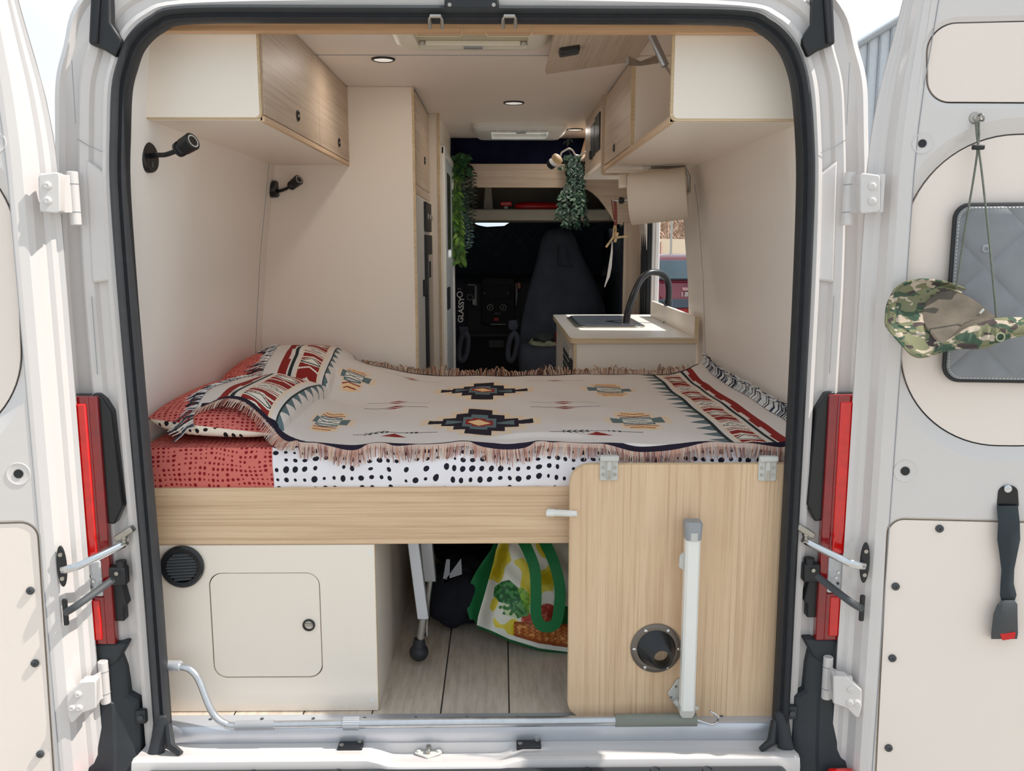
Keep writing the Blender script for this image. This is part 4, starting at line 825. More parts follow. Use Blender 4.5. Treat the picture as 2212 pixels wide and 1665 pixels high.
def paint(Pm, Q):
    n = len(Pm); C = np.tile(np.array(lin((222,213,207)), dtype=np.float32), (n, 1))
    c_red = lin((142,44,40)); c_blk = lin((38,32,44)); c_teal = lin((98,116,120)); c_pea = lin((238,200,150)); c_grn = lin((44,54,52)); c_wht = lin((236,228,216)); c_halo = lin((232,206,172))
    def put(m, c): C[m] = np.array(c, dtype=np.float32)
    rng = np.random.default_rng(3); rnd = rng.random(n)
    ap = np.abs(Pm); e = .86-ap                              # distance from the end
    def cross(p0, q0, sx=1.0, sy=1.0):
        dx = np.abs(Pm-p0)/sx; dy = np.abs(Q-q0)/sy
        halo = ((dx < .172)&(dy < .05))|((dx < .13)&(dy < .10))|((dx < .09)&(dy < .155))|((dx < .055)&(dy < .215)); put(halo&(rnd < .75), c_halo)
        put(((dx < .150)&(dx > .10)&(dy < .024+.008*(dx-.10)/.05))|((dx < .108)&(dy < .062))|((dx < .072)&(dy < .118))|((dx < .036)&(dy < .190)), c_blk)
        put(((dx < .048)&(dy < .066))|((dx < .026)&(dy < .104)), c_teal); put((dx > .05)&(dx < .098)&(dy < .008+.024*(dx-.05)/.045), c_teal)
        put(((dx < .038)&(dy < .034))|((dx < .018)&(dy < .056)), c_red); put(dx/.034+dy/.042 < 1, c_pea)
    cross(.016,.295,1,.98); cross(.016,.86,1,.98)
    def bow(p0, q0):
        dx = np.abs(Pm-p0); dy = np.abs(Q-q0); sy = Q-q0
        put(((dx < .092)&(dy < .045)|(dx < .055)&(dy < .125))&(rnd < .7), c_halo)
        put((dx > .042)&(dx < .072)&(dy < .030+.25*(dx-.042)), c_teal); put((dx < .042)&(dy < .046), c_wht)
        put((dx < .044)&(np.abs(dy-.036+.16*(.044-dx)*1.0) < .006)&(dy > .012), c_teal); put((dx < .042)&(np.abs(dy-.44*dx) < .004), c_teal); put((dx < .044)&(dy > .046-.1*dx)&(dy < .058-.1*dx), c_teal)
        for k in range(4):
            y0 = .068+.016*k; put((dx < .046-.006*k)&(np.abs(dy-(y0+.35*(dx-.02))) < .0042), c_red if k % 2 == 0 else c_pea); put((dx < .044-.006*k)&(np.abs(dy-(y0+.008+.35*(dx-.02))) < .003), c_pea)
    for p0, q0 in ((-.445,.29),(-.46,.83),(.455,.31),(.44,.86)): bow(p0, q0)
    def arrow(p0, q0, ln=.105):
        dx = np.abs(Pm-p0); dy = Q-q0
        put((dx < ln)&(np.abs(dy) < .0022), c_grn); put((dx < .035)&(dy > 0)&(dy < .016*(1-dx/.035)), c_red); put((dx < .034)&(dy < -.012)&(dy > -.012-.018*(1-dx/.034)), c_red)
    for p0 in (-.26,.27):
        for q0 in (1.08,.61,.53): arrow(p0, q0)
    for p0 in (-.215,.325):
        dx = np.abs(Pm-p0); dy = Q-.125
        put((dx < .038)&(dy > -.035)&(dy < .01-.045*dx/.038), c_red); put((dx < .12)&(np.abs(dy-.022) < .002), c_grn)
        lf = Pm-p0; put((lf < -.02)&(lf > -.085)&(np.abs(dy-.022) < .014)&(np.mod(lf-np.abs(dy-.022)*.8,.016) < .008), c_grn); put((lf > .03)&(lf < .07)&(np.abs(dy-.022) < .010)&(np.mod(lf,.014) < .006), c_grn)
    # end borders
    put((e > .047)&(e < .072+.006*0*Q+.004*np.sign(np.sin(Q*30))), c_red); put((e > .083)&(e < .092), c_grn)
    bm_ = (e > .112)&(e < .182); b = (e-.147)/.035; ab = np.abs(b); f = np.mod(Q/.33+.06+.07*ab, 1)
    put((e > .104)&(e < .190)&(rnd < .6), c_halo); put(bm_, c_wht)
    put(bm_&((f < .15)|((f > .18)&(f < .45))|((f > .49)&(f < .60))), c_red)
    dm = ab*.62+np.abs(f-.335)/.115; put(bm_&(dm < 1.0), c_wht); put(bm_&(dm < .80)&(dm > .58), c_grn)
    put(bm_&(((f > .635)&(f < .66))|((f > .685)&(f < .705))|((f > .90)&(f < .92))|((f > .945)&(f < .975))), c_red)
    dm2 = ab*.9+np.abs(f-.80)/.075; put(bm_&(((dm2 < 1.0)&(dm2 > .82))|((dm2 < .6)&(dm2 > .42))), c_grn)
    put((e > .205)&(e < .215), c_grn); ft = np.mod(Q,.078)/.078; put((e >= .215)&(e < .265)&(np.abs(ft-.45)*1.5 < (1-(e-.215)/.05)*.62), c_teal)
    nq = np.array([nearq(x) for x in Pm[:1]]) if False else None
    return C
tw = thing('throw_blanket', 'cream woven throw with stepped geometric motifs and fringed edges spread over the bed', 'blanket', (.05,.7,.73))
NP, NQ = 590, 420
pp = [-.86+1.72*i/NP for i in range(NP+1)]
vs = []
for j in range(NQ+1):
    for p in pp:
        q0 = nearq(p); q = q0+(QW-q0)*j/NQ; vs.append(tuple(bpt(p, q)))
fs = [(j*(NP+1)+i, j*(NP+1)+i+1, (j+1)*(NP+1)+i+1, (j+1)*(NP+1)+i) for j in range(NQ) for i in range(NP)]
pc = np.array([(pp[i]+pp[i+1])/2 for i in range(NP)]); qc_ = np.array([QW*(j+.5)/NQ for j in range(NQ)])
PM, QM = np.meshgrid(pc, qc_); CC = paint(PM.ravel(), QM.ravel())
JJ = np.repeat(np.arange(NQ), NP); CC[((JJ < 5+4*np.clip((-PM.ravel()-.42)*8,0,1))|(JJ >= NQ-5))&(np.abs(PM.ravel()) < .85)] = np.array(lin((40,34,48)), dtype=np.float32)
me = bpy.data.meshes.new('cloth'); me.from_pydata(vs, [], fs); at = me.attributes.new('Col','FLOAT_COLOR','FACE')
at.data.foreach_set('color', np.concatenate([CC, np.ones((len(CC),1),dtype=np.float32)],axis=1).astype(np.float32).ravel())
me.polygons.foreach_set('use_smooth',[True]*len(me.polygons)); me.materials.append(MT['woven'])
cl_ = bpy.data.objects.new('cloth', me); COL.objects.link(cl_); cl_.parent = tw; cl_.matrix_parent_inverse = Matrix.Translation(-tw.location)
fg_ = M(); cA = [lin((206,160,140)), lin((190,140,124)), lin((222,196,176)), lin((150,104,96)), lin((196,176,168))]; cB = [lin((226,222,216)), lin((52,52,62)), lin((232,228,222)), lin((70,74,86)), lin((206,204,204))]; cC = [lin((190,150,124)), lin((160,116,96)), lin((214,186,164)), lin((120,84,70))]
def strand(p, pts, cs, r=.0013): fg_.color(R.choice(cs)); fg_.tube(pts, [r]*(len(pts)-1)+[r*.6], 4, cap=False)
# knotted band then hanging threads along the near edge
nb = 430
for i in range(nb):
    p = -.855+1.71*(i+R.random()*.6)/nb; q = nearq(p); a = bpt(p, q); out = bpt(p, q-.001)-bpt(p, q+.01)
    ln = .030+.014*R.random(); cl0 = sin(p*60)*.5+sin(p*23)*.5; dx = .008*cl0+.005*(R.random()-.5)
    onp = sst(-.44,-.52,p)
    if onp > .5:
        d1 = V((dx*.4-.004,-.012,-.004)); d2 = V((dx-.010,-.030,-.012-.004*R.random())); 
        pts_ = [a+V((0,0,.002)), a+d1+V((0,0,.003)), V((a.x+d2.x, a.y+d2.y, max(a.z+d2.z, .70)))]
    else: pts_ = [a+V((0,-.001,.001)), a+V((dx*.3,-.006-.002*R.random(),-.012)), a+V((dx,-.007-.003*R.random(),-ln))]
    strand(p, pts_, cA, .0015)
for i in range(240):                                         # left end on the pillow, black and white
    q = .035+(QW-.04)*(i+R.random()*.7)/240; a = bpt(-.86, q); b = bpt(-.85, q); o = (a-b).normalized(); k = sin(q*50)*.6+R.random()-.5
    pts_ = [a+V((0,0,.002))]+[a+o*t+V((0,k*.014*t/.05-.012*t/.05,.004*sin(t*60+i)+(.006 if t < .03 else .0)))-V((0,0,.30*t)) for t in (.018,.036,.052+.014*R.random())]
    strand(0, pts_, cB, .0016)
for i in range(230):                                         # right end, curling up against the wall
    q = .035+(QW-.04)*(i+R.random()*.7)/230; a = bpt(.86, q); k = sin(q*45)*.6+R.random()-.5
    pts_ = [a+V((0,0,.002)), V((min(a.x+.012,.905),a.y+k*.006,a.z+.014)), V((min(a.x+.010,.905),a.y+k*.016,a.z+.030+.014*R.random())), V((a.x-.004,a.y+k*.026,a.z+.034+.016*R.random()))]
    strand(0, pts_, cB, .0019)
for i in range(330):                                         # far edge
    p = -.50+1.30*(i+R.random()*.7)/330; a = bpt(p, QW); up_ = .012+.016*R.random()*(1+sin(p*30)*.7); k = sin(p*40)*.6+R.random()-.5
    if p < -.32: up_ *= .5
    strand(0, [a+V((0,-.002,.001)), a+V((k*.006,.006,up_*.8)), a+V((k*.018,.014,up_*(.9+.3*R.random()))), a+V((k*.026,.022,up_*.5))], cC, .0015)
fg_.build('fringe', MT['woven'], tw)
bd2 = M(); bd2.color(lin((196,172,160)))
ee = [bpt(-.86+1.72*i/160, nearq(-.86+1.72*i/160)-.001)+V((0,-.0015,0)) for i in range(161)]; bd2.loft([[e_+V((0,0,.002)) for e_ in ee],[e_+V((0,-.004,-.010)) if e_.x > -.47 else e_+V((0,-.010,-.003)) for e_ in ee]], False, False)
for x_ in (-.86,.86):
    ee = [bpt(x_, .03+(QW-.03)*i/80) for i in range(81)]; s_ = -1 if x_ < 0 else 1; bd2.loft([[e_+V((0,0,.001)) for e_ in ee],[e_+V((s_*.009,0,.003 if s_ > 0 else -.002)) for e_ in ee]], False, False)
bd2.build('knotted_edge', MT['woven'], tw)
# ================================================================= UNDER THE BED
sb = thing('storage_box', 'cream storage box under the bed with a hatch and round black vent', 'storage box', (-.54,.6,0))
bx = M(); bx.box((-.84,.092,.0),(-.2465,1.30,.4665)); bx.build('carcass', MT['cream'], sb)
hp = rrect(-.682,.097,-.391,.392,.036,10); c_ = M()
c_.holed([(-.84,.002),(-.246,.002),(-.246,.4665),(-.84,.4665)],[hp],lambda x, z: (x,.08,z)); c_.loft([[(x,.08,z) for x, z in hp],[(x,.091,z) for x, z in hp]], True, False); c_.loft([[(-.84,.08,.002),(-.246,.08,.002),(-.246,.08,.4665),(-.84,.08,.4665)],[(-.84,.091,.002),(-.246,.091,.002),(-.246,.091,.4665),(-.84,.091,.4665)]], True, False)
c_.build('front_panel', MT['cream'], sb, ang=30)
M().box((-.2475,.081,.003),(-.2445,.0915,.466)).build('edge_band', MT['ply'], sb)
hi = rrect(-.6795,.0995,-.3935,.3895,.034,10); ho_ = M().prism([(x,.082,z) for x, z in hi],(0,.012,0)).build('hatch_door', MT['cream'], sb, bevel=.001)
M().prism([(x,.0905,z) for x, z in rrect(-.69,.09,-.385,.40,.04,6)],(0,.001,0)).build('shadow_gap', MT['dgrey'], sb)
q = P(667,1350,.08); k_ = M(); k_.lathe([(.0165,-.001),(.0165,.004),(.0145,.006),(.0125,.006),(.0115,-.001)], (q.x,.082,q.z),(0,-1,0),28); ko = k_.build('finger_latch', MT['blackg'], ho_); M().obox((q.x,.0795,q.z+.001),(.009,0,0),(0,.002,0),(0,0,.004)).build('latch_lever', MT['steel'], ko)
q = P(395,1222,.08); v_ = M(); v_.lathe([(.0565,0),(.0565,.010),(.052,.014),(.042,.012),(.040,.004)], (q.x,.08,q.z),(0,-1,0),36,cap=False); vo = v_.build('vent_ring', MT['blackg'], sb)
M().cyl((q.x,.0795,q.z),(0,-1,0),.041,.002,30).build('vent_back', MT['black'], vo)
for k in range(9):
    z = -.033+.0083*k; hw = sqrt(max(0,.0405**2-z*z)); M().obox((q.x,.073,q.z+z),(hw,0,.002),(0,.004,.0022),(0,-.0005,.0008)).build('vent_slat', plain('vent slat',(88,90,92),.5) if k == 0 else bpy.data.materials['vent slat'], vo)
for x, z in ((-.262,.030),(-.256,.445)): M().cyl((x,.0805,z),(0,-1,0),.007,.0015,20).build('screw_cover', MT['white'], sb)
# bent aluminium pole lying on the threshold
po = thing('awning_pole', 'long bent aluminium pole with foam grip and hook lying along the threshold', 'pole', P(1000,1556,.0))
pl_ = smooth_path([P(355,1437,.03),P(398,1441,.02),P(418,1452,.015),P(432,1474,.01),P(450,1520,-.005),P(466,1548,-.012),P(486,1562,-.015),P(520,1567,-.015),P(760,1563,-.015)],6)
def tubeP(a, b, r, nm, mt, n=14): return M().tube([a,b], r, n).build(nm, mt, po)
M().tube(pl_, .0092, 12).build('bent_tube', MT['alu'], po); M().tube([pl_[0]+V((-.01,0,0)), P(390,1438,.022)], .0135, 12).build('end_sleeve', MT['alumat'], po)
tubeP(P(509,1567,-.015),P(592,1565.5,-.015),.0125,'connector_sleeve',MT['grey']); tubeP(P(592,1565,-.015),P(770,1562,-.015),.0100,'inner_tube',MT['alu'])
ck = M(); A = P(742,1562.5,-.015); B = P(776,1562,-.015); ck.tube([A,B], .0155, 18); cko = ck.build('clamp_collar', MT['alumat'], po)
rb = M()
for k in range(18): t = 2*pi*k/18; rb.tube([A+V((0,cos(t)*.0155,sin(t)*.0155)),B+V((0,cos(t)*.0155,sin(t)*.0155))], .0014, 4)
rb.build('collar_ribs', MT['grey'], cko)
tubeP(P(776,1562,-.015),P(1330,1556,-.012),.0130,'outer_tube',MT['alu']); tubeP(P(1329,1555.5,-.012),P(1504,1554,-.012),.0165,'foam_grip',plain('grey green foam',(128,130,120),.85,bump=.2),18)
M().tube(smooth_path([P(1504,1554,-.012),P(1522,1560,-.012),P(1538,1564,-.012),P(1549,1559,-.012),P(1551,1548,-.012),P(1544,1541,-.012),P(1534,1536,-.012)],6), .0032, 8).build('hook', MT['chrome'], po)
# table panel
tb = thing('folded_table', 'upright wood-grain table panel with rounded corners leaning at the right of the bed', 'table panel', (.54,.04,.01))
TY = .03
tpz = fillet([(.262,.006),(.835,.006),(.835,.693),(.262,.693)],[.045,0,0,.05],10)
M().prism([(x,TY,z) for x, z in tpz],(0,.018,0)).build('panel', MT['wood_z'], tb)
M().prism([(x+(-.0015 if x < .5 else 0),TY+.004,z+(.0015 if z > .3 else -.0015)) for x, z in tpz],(0,.010,0)).build('edge_band', MT['ply'], tb)
for px, py in ((1315,1012),(1657,1013)):
    q = P(px, py, TY); m = M(); m.prism([(q.x+x,TY,q.z+z) for x, z in rrect(-.023,-.030,.023,.036,.004,4)],(0,-.005,0)); lo2 = m.build('latch_hook', MT['lgrey'], tb, bevel=.0015)
    M().box((q.x-.024,TY-.016,q.z+.022),(q.x+.024,TY-.004,q.z+.036)).build('latch_lip', MT['lgrey'], lo2, bevel=.003)
    M().box((q.x-.006,TY-.011,q.z-.026),(q.x+.006,TY-.003,q.z+.022)).build('latch_bolt', MT['lgrey'], lo2, bevel=.002); M().box((q.x-.004,TY-.012,q.z-.024),(q.x+.004,TY-.009,q.z-.002)).build('spring', MT['steel'], lo2)
    for dx in (-.015,.015):
        for dz in (-.014,.004): M().cyl((q.x+dx,TY-.005,q.z+dz),(0,-1,0),.004,.0015,12).build('screw', MT['steel'], lo2)
q = P(1417,1399,TY); fb = M(); fb.lathe([(.067,0),(.067,.004),(.064,.006),(.052,.007),(.050,.006)],(q.x,TY,q.z),(0,-1,0),40,cap=False); fl_ = fb.build('leg_socket', plain('bronze grey socket flange',(112,104,96),.35,metal=.5), tb)
cone = M(); n_ = 32; rings = []
for t, r in ((0,.050),(.4,.043),(.75,.034),(1,.0285)): rings.append([(q.x+.010*t+r*cos(2*pi*k/n_), TY-.005-.030*t, q.z-.013*t+r*sin(2*pi*k/n_)) for k in range(n_)])
for r, y in ((.0215,-.036),(.0205,-.004)): rings.append([(q.x+.010+r*cos(2*pi*k/n_), TY+y, q.z-.013+r*sin(2*pi*k/n_)) for k in range(n_)])
cone.loft(rings, True, False); cone.build('socket_cone', MT['blackg'], fl_); M().cyl((q.x+.010,TY-.003,q.z-.013),(0,-1,0),.0205,.001,24).build('socket_floor', MT['wood_z'], fl_)
for k in range(6): t = pi/2+pi/6+2*pi*k/6; M().lathe([(.0052,0),(.0045,.003),(.002,.004)],(q.x+.0585*cos(t),TY-.0065,q.z+.0585*sin(t)),(0,-1,0),12).build('screw', MT['chrome'], fl_)
A = P(1497,1140,TY-.04); B = P(1484,1530,TY-.05)
lg = M(); sx = V((.0185,0,0)); lg.loft([[p+sx*a+V((0,b*.014,0)) for a, b in ((-1,-.55),(-.7,-1),(.7,-1),(1,-.55),(1,1),(-1,1))] for p in (A,B)]); lgo = lg.build('folding_leg', MT['white'], tb, ang=30)
c_ = M(); c_.loft([[p+V((a*w_,b*.018,0)) for a, b in ((-1,-.6),(-.7,-1),(.7,-1),(1,-.6),(1,1),(-1,1))] for p, w_ in ((A+V((0,0,-.028)),.0195),(A+V((0,0,.002)),.021),(A+V((0,0,.014)),.022),(A+V((0,.0,.019)),.019))]); c_.build('end_cap', MT['grey'], lgo, ang=30)
M().box((A.x-.009,A.y-.020,A.z-.028),(A.x+.009,A.y-.013,A.z-.008)).build('release_tab', MT['lgrey'], lgo, bevel=.002)
M().prism([(A.x-.018+x,A.y,A.z-.09+z) for x, z in fillet([(0,.026),(-.012,.016),(-.014,-.014),(0,-.024)],[0,.006,.006,0],5)],(0,.012,0)).build('side_latch', MT['lgrey'], lgo, bevel=.002)
hg = M(); hg.prism([(x,TY-.001,z) for x, z in [(P(a,b,TY).x,P(a,b,TY).z) for a, b in ((1462,1464),(1478,1464),(1500,1480),(1503,1520),(1480,1530),(1447,1508),(1441,1495))]],(0,-.008,0)); ho2 = hg.build('hinge_plate', MT['lgrey'], tb, bevel=.003)
for a, b in ((1459,1479),(1448,1502)): u_ = P(a,b,TY); M().lathe([(.004,0),(.003,.002)],(u_.x,TY-.009,u_.z),(0,-1,0),10).build('rivet', MT['steel'], ho2)
m = M(); m.loft([[p+V((a*w_,b*.016,0)) for a, b in ((-1,-1),(1,-1),(1,1),(-1,1))] for p, w_ in ((P(1484,1518,TY-.045),.0195),(P(1482,1536,TY-.045),.0195),(P(1482,1545,TY-.04),.014))]); m.build('foot_joint', MT['lgrey'], lgo, bevel=.003)
u_ = P(1458,1512,TY-.02); M().tube([u_,P(1474,1530,TY-.03)], .009, 10).build('pivot', MT['lgrey'], ho2); u_ = P(1501,1529,TY-.04); M().cyl(u_,(1,0,0),.006,.008,12).build('pivot_knob', MT['lgrey'], ho2)
# white door hook on the front board
hk = thing('door_hook', 'small white swivel hook fixed to the wood board beside the table panel', 'hook', P(1212,1107,.06))
M().tube([P(1182,1107,.072),P(1198,1107.5,.070)], .0105, 12).build('swivel', MT['white'], hk); M().box((P(1179,1107,.08).x,.068,P(1179,1113,.08).z),(P(1200,1107,.08).x,.085,P(1179,1101,.08).z)).build('base', MT['white'], hk, bevel=.003)
M().tube([P(1198,1107.5,.068),P(1214,1108,.055),P(1232,1109,.03),P(1246,1109,.021)], [.009,.009,.0085,.007], 10, flat=.7).build('hook_arm', MT['white'], hk)
# folding leg frame, bags
fr_ = thing('folding_frame', 'aluminium and chrome folding legs with a black rubber foot under the bed', 'folding frame', PZ(905,1430,0))
yb = .34
A = P(893,1165,yb+.02); B = P(915,1333,yb); m = M(); m.loft([[p+V((a*.0165,b*.0165,0)) for a, b in ((-1,-1),(1,-1),(1,1),(-1,1))] for p in (A,B)]); m.build('square_tube', MT['alumat'], fr_, bevel=.002)
C_ = P(905,1402,yb); M().tube([B,C_], .0115, 12).build('chrome_tube', MT['chrome'], fr_); M().tube([P(921,1335,yb+.03),P(921,1372,yb+.03)], .008, 10).build('chrome_tube', MT['chrome'], fr_)
f_ = M(); fc = P(905,1408,yb); fc.z = max(fc.z,.0265); f_.ball(fc, (.029,.029,.027), 20, 12); f_.tube([fc+V((0,0,.01)),fc+V((.002,0,.042))], [.022,.016], 14); f_.build('rubber_foot', MT['rubber'], fr_)
A = P(922,1195,yb+.16); B = P(930,1252,yb+.16); m = M(); m.loft([[p+V((a*.018,b*.018,0)) for a, b in ((-1,-1),(1,-1),(1,1),(-1,1))] for p in (A+V((-.006,0,.12)),B)]); m.build('square_tube', MT['alumat'], fr_, bevel=.002); M().tube([B,P(924,1300,yb+.16),P(920,1350,yb+.16)], .010, 12).build('chrome_tube', MT['chrome'], fr_)
bb = thing('black_bag', 'black cloth bag slumped on the floor behind the folding legs', 'bag', PZ(985,1385,0))
c0 = PZ(985,1378,0)
def blob(c, rx, ry, h, seed, n=28, m=14):
    mm = M(); rings = []
    for j in range(m+1):
        t = j/m; rr = (1-(abs(2*t-1))**2.6)**.5 if 0 < t < 1 else .02; ring = []
        for k in range(n):
            a = 2*pi*k/n; w_ = 1+.06*sin(3*a+seed+t*4)+.04*sin(7*a+seed*2-t*9); ring.append((c[0]+rx*rr*w_*cos(a), c[1]+ry*rr*w_*sin(a), c[2]+h*t+.01*sin(5*a+seed)*rr))
        rings.append(ring)
    return mm.loft(rings, True, True)
blob((c0.x,.64,.006),.115,.13,.20,1).build('bag_body', MT['fabblack'], bb); blob((c0.x+.02,.66,.165),.07,.07,.05,3).build('bag_top', MT['fabblack'], bb)
sk2 = M(); 
for x_ in (948,): pass
gs = thing('garage_bag', 'large dark holdall with white care tags filling the space under the bed', 'bag', (.2,1.0,0))
blob((.22,1.02,.004),.44,.22,.455,5).build('bag_body', MT['fabblack'], gs)
for pts_ in (((957,1250),(964,1208),(972,1208),(971,1250)),((955,1262),(996,1206),(998,1240),(962,1252))):
    M().prism([P(x,y,.47) for x, y in pts_],(0,.002,0)).build('care_tag', plain('grey care tag',(150,152,158),.7), gs)
struct(M().box((-.245,1.30,0),(.90,1.315,.57)), 'wall_garage', MT['cream'], 'cream partition closing the back of the space under the bed', 'partition')
# printed shopping bag
sg = thing('shopping_bag', 'yellow and white shopping bag printed with vegetables, green handles, under the bed', 'shopping bag', PZ(1160,1400,0))
LE = [(1170,1078),(1190,1071),(1215,1066),(1250,1056),(1290,1045),(1330,1033),(1350,1030)]
BE = [(1030,1350),(1062,1362),(1100,1380),(1165,1400),(1226,1408),(1330,1414)]
def bagxy(a, b):
    x1 = 1030+300*a; yb_ = lerp(BE, x1); yt = 1160; y = yb_+(yt-yb_)*b; xl = lerp(LE, y); x = xl+(1330-xl)*a; return x, y
def bagpt(a, b):
    x, y = bagxy(a, b); yy = .40+.10*b-.05*sin(pi*min(1,a*1.2))*sin(pi*b*.9)+.006*sin(a*23+b*9)*sin(b*17)+.05*(1-sst(0,.12,a)); return P(x, y, yy)
def inp(x, y, poly):
    c = False; n = len(poly); j = n-1
    for i in range(n):
        xi, yi = poly[i]; xj, yj = poly[j]
        if (yi > y) != (yj > y) and x < (xj-xi)*(y-yi)/(yj-yi)+xi: c = not c
        j = i
    return c
from mathutils import noise as mn
def bagcol(x, y, a, b):
    yb_ = lerp(BE, x)
    n1 = mn.noise(V((x*.028, y*.022, 1.3))); n2 = mn.noise(V((x*.12, y*.12, 4)))
    c = (228,226,212)
    if n1 > .12: c = (224,206,70)
    if n1 > .34: c = (214,190,30)
    if y > yb_-10: c = (226,226,216)
    if x > 1110 and y > 1342+ (x-1110)*.05 and y < yb_-10:
        u = int((x-1110)/7+.25*((int(y/4)) % 2)*2); c = ((196,120,62) if (u+int(y/4)) % 2 else (160,84,36))
        if n2 > .3: c = (222,160,96)
        if y < 1347+(x-1110)*.05 or y > yb_-17: c = (150,76,34)
    elif inp(x, y, [(1068,1268),(1084,1256),(1100,1252),(1118,1268),(1124,1290),(1142,1330),(1118,1334),(1100,1306),(1078,1300),(1066,1286)]):
        c = (30,92,44) if n2 > -.05 else (70,140,74)
        if x > 1112 and y > 1298: c = (96,150,90) if n2 > 0 else (54,110,60)
    elif inp(x, y, [(1112,1272),(1128,1268),(1144,1284),(1144,1326),(1128,1322),(1116,1300)]): c = (132,176,60) if n2 > -.1 else (96,146,44)
    elif inp(x, y, [(1072,1312),(1094,1302),(1132,1330),(1120,1336),(1084,1326),(1090,1318)]): c = (60,118,62) if n2 > 0 else (196,212,168)
    elif (x-1182)**2+(y-1324)**2 < 21**2 or (x-1140)**2+(y-1338)**2 < 14**2: c = (176,62,44) if n2 > -.2 else (206,110,84)
    elif inp(x, y, [(1208,1320),(1222,1308),(1240,1316),(1240,1348),(1210,1348)]): c = (34,96,48)
    return lin(c)
bgm = M(); NA, NB = 260, 280; vs = [bagpt(i/NA, j/NB) for j in range(NB+1) for i in range(NA+1)]
bgm.v = [tuple(v) for v in vs]
for j in range(NB):
    for i in range(NA):
        bgm.f.append((j*(NA+1)+i, j*(NA+1)+i+1, (j+1)*(NA+1)+i+1, (j+1)*(NA+1)+i)); a, b = (i+.5)/NA, (j+.5)/NB; bgm.c.append(bagcol(*bagxy(a, b), a, b))
bgm.build('printed_front', MT['print'], sg)
gm = M(); gm.grid(lambda a, b: bagpt(0, b)+V((-.035*sin(pi*min(1,b*1.1+.1))*a*1.2-.01*a,.05*a+.02*sin(a*3),-.006*a*(1-b))), 6, 20); gm.grid(lambda a, b: bagpt(a, 0)+V((0,.02*b,-.018*b)), 30, 3); gm.build('green_side', MT['green'], sg)
bk2 = M(); bk2.grid(lambda a, b: bagpt(a, b)+V((.01,.16-.08*b,.0)), 12, 12); bk2.build('bag_back', MT['khaki'], sg)
hd2 = M()
def ribbon(pts, w_, off, mt_, nm):
    m = M(); rr = []
    sp_ = smooth_path([V((x, y, d_)) for x, y, d_ in pts], 5)
    for i, p in enumerate(sp_):
        t = sp_[min(i+1,len(sp_)-1)]-sp_[max(i-1,0)]; n = V((-t.y,t.x,0)).normalized()*w_
        rr.append([P(p.x-n.x,p.y-n.y,p.z),P(p.x+n.x,p.y+n.y,p.z),P(p.x+n.x,p.y+n.y,p.z+.004),P(p.x-n.x,p.y-n.y,p.z+.004)])
    m.loft(rr); return m.build(nm, mt_, sg, ang=60)
ribbon([(1128,1165,.40),(1142,1192,.36),(1155,1230,.335),(1158,1280,.325),(1157,1315,.325),(1160,1336,.325),(1170,1351,.325),(1186,1354,.325),(1200,1346,.325),(1206,1325,.325),(1210,1275,.33),(1200,1225,.345),(1184,1185,.38),(1172,1163,.41)],12,0,MT['green'],'handle')
# ================================================================= CAB
ws = M()
cabm = plain('dark cab lining',(60,58,58),.9,var=.1)
cab_ = M(); cab_.box((-.95,2.97,0),(-.93,4.75,1.95)); cab_.box((.93,2.97,0),(.95,4.75,1.95)); cab_.box((-.95,4.72,-.03),(.95,4.75,.75)); cab_.box((-.95,2.97,1.86),(.95,4.75,1.90)); cab_.box((-.95,2.965,CZ),(.95,2.99,1.95))
cab_.box((-.95,4.2,1.56),(.95,4.22,1.9))
struct(cab_, 'wall_front', cabm, 'dark lining around the driving cab', 'cab lining')
of = M(); of.box((-.93,3.1,0),(.93,4.5,.006)); struct(of, 'floor_cab', MT['fabblack'], 'dark carpet in the driving cab', 'floor')
gp = M(); gp.grid(lambda a, b: (-.90+1.8*a, 4.62-.30*b, .75+.80*b), 6, 6)
tag(gp.build('window_1', MT['glass'], None), 'windscreen behind the black quilted cover', 'windscreen', kind='structure')
osf = thing('overhead_shelf', 'brown moulded overhead shelf above the windscreen', 'shelf', (.3,3.4,1.4))
za = P(1100,452,3.2).z; zb = P(1100,476,3.2).z; zt = P(1100,405,3.2).z+.04
lp = M(); lp.prism([(-.9,y,z) for y, z in [(3.20,zb),(3.195,zb+.02),(3.20,za),(3.225,za+.004),(3.75,za-.02),(3.75,zb)]],(1.64,0,0)); lp.build('front_lip', plain('grey beige shelf lip',(176,168,152),.8), osf, bevel=.008, seg=3)
M().box((-.9,3.74,za-.03),(.78,3.76,zt+.12)).build('back_panel', MT['brown'], osf); M().box((.74,3.2,zb),(.80,3.76,zt+.12)).build('end_panel', MT['brown'], osf)
p0 = P(1043,430,3.35); M().prism([(p0.x,3.34,za),(p0.x+.065,3.34,za),(p0.x+.05,3.34,zt),(p0.x+.012,3.34,zt)],(0,.03,0)).build('divider', plain('grey beige divider',(190,182,166),.8), osf, bevel=.01)
rt = thing('red_case', 'long red case lying on the overhead shelf', 'case', P(1150,448,3.3))
A = P(1112,447,3.30); B = P(1205,448,3.30); A.z = B.z = max(A.z, za+.02); m = M(); m.tube([A+(B-A)*t for t in (0,.06,.3,.7,1)],[.012,.022,.028,.026,.02],12,flat=1.0); m.build('shell', MT['red'], rt)
rt2 = thing('red_pouch', 'small red pouch standing on the overhead shelf left of the long red case', 'pouch', P(1093,446,3.28)); A = P(1093,441,3.28); A.z = max(A.z, za+.03)
m = M(); m.box((A.x-.035,3.26,A.z-.012),(A.x+.035,3.31,A.z+.016)); m.build('flap', MT['red'], rt2, bevel=.006); m = M(); m.box((A.x-.012,3.27,A.z-.03),(A.x+.012,3.30,A.z-.01)); m.build('stem', MT['lgrey'], rt2, bevel=.003)
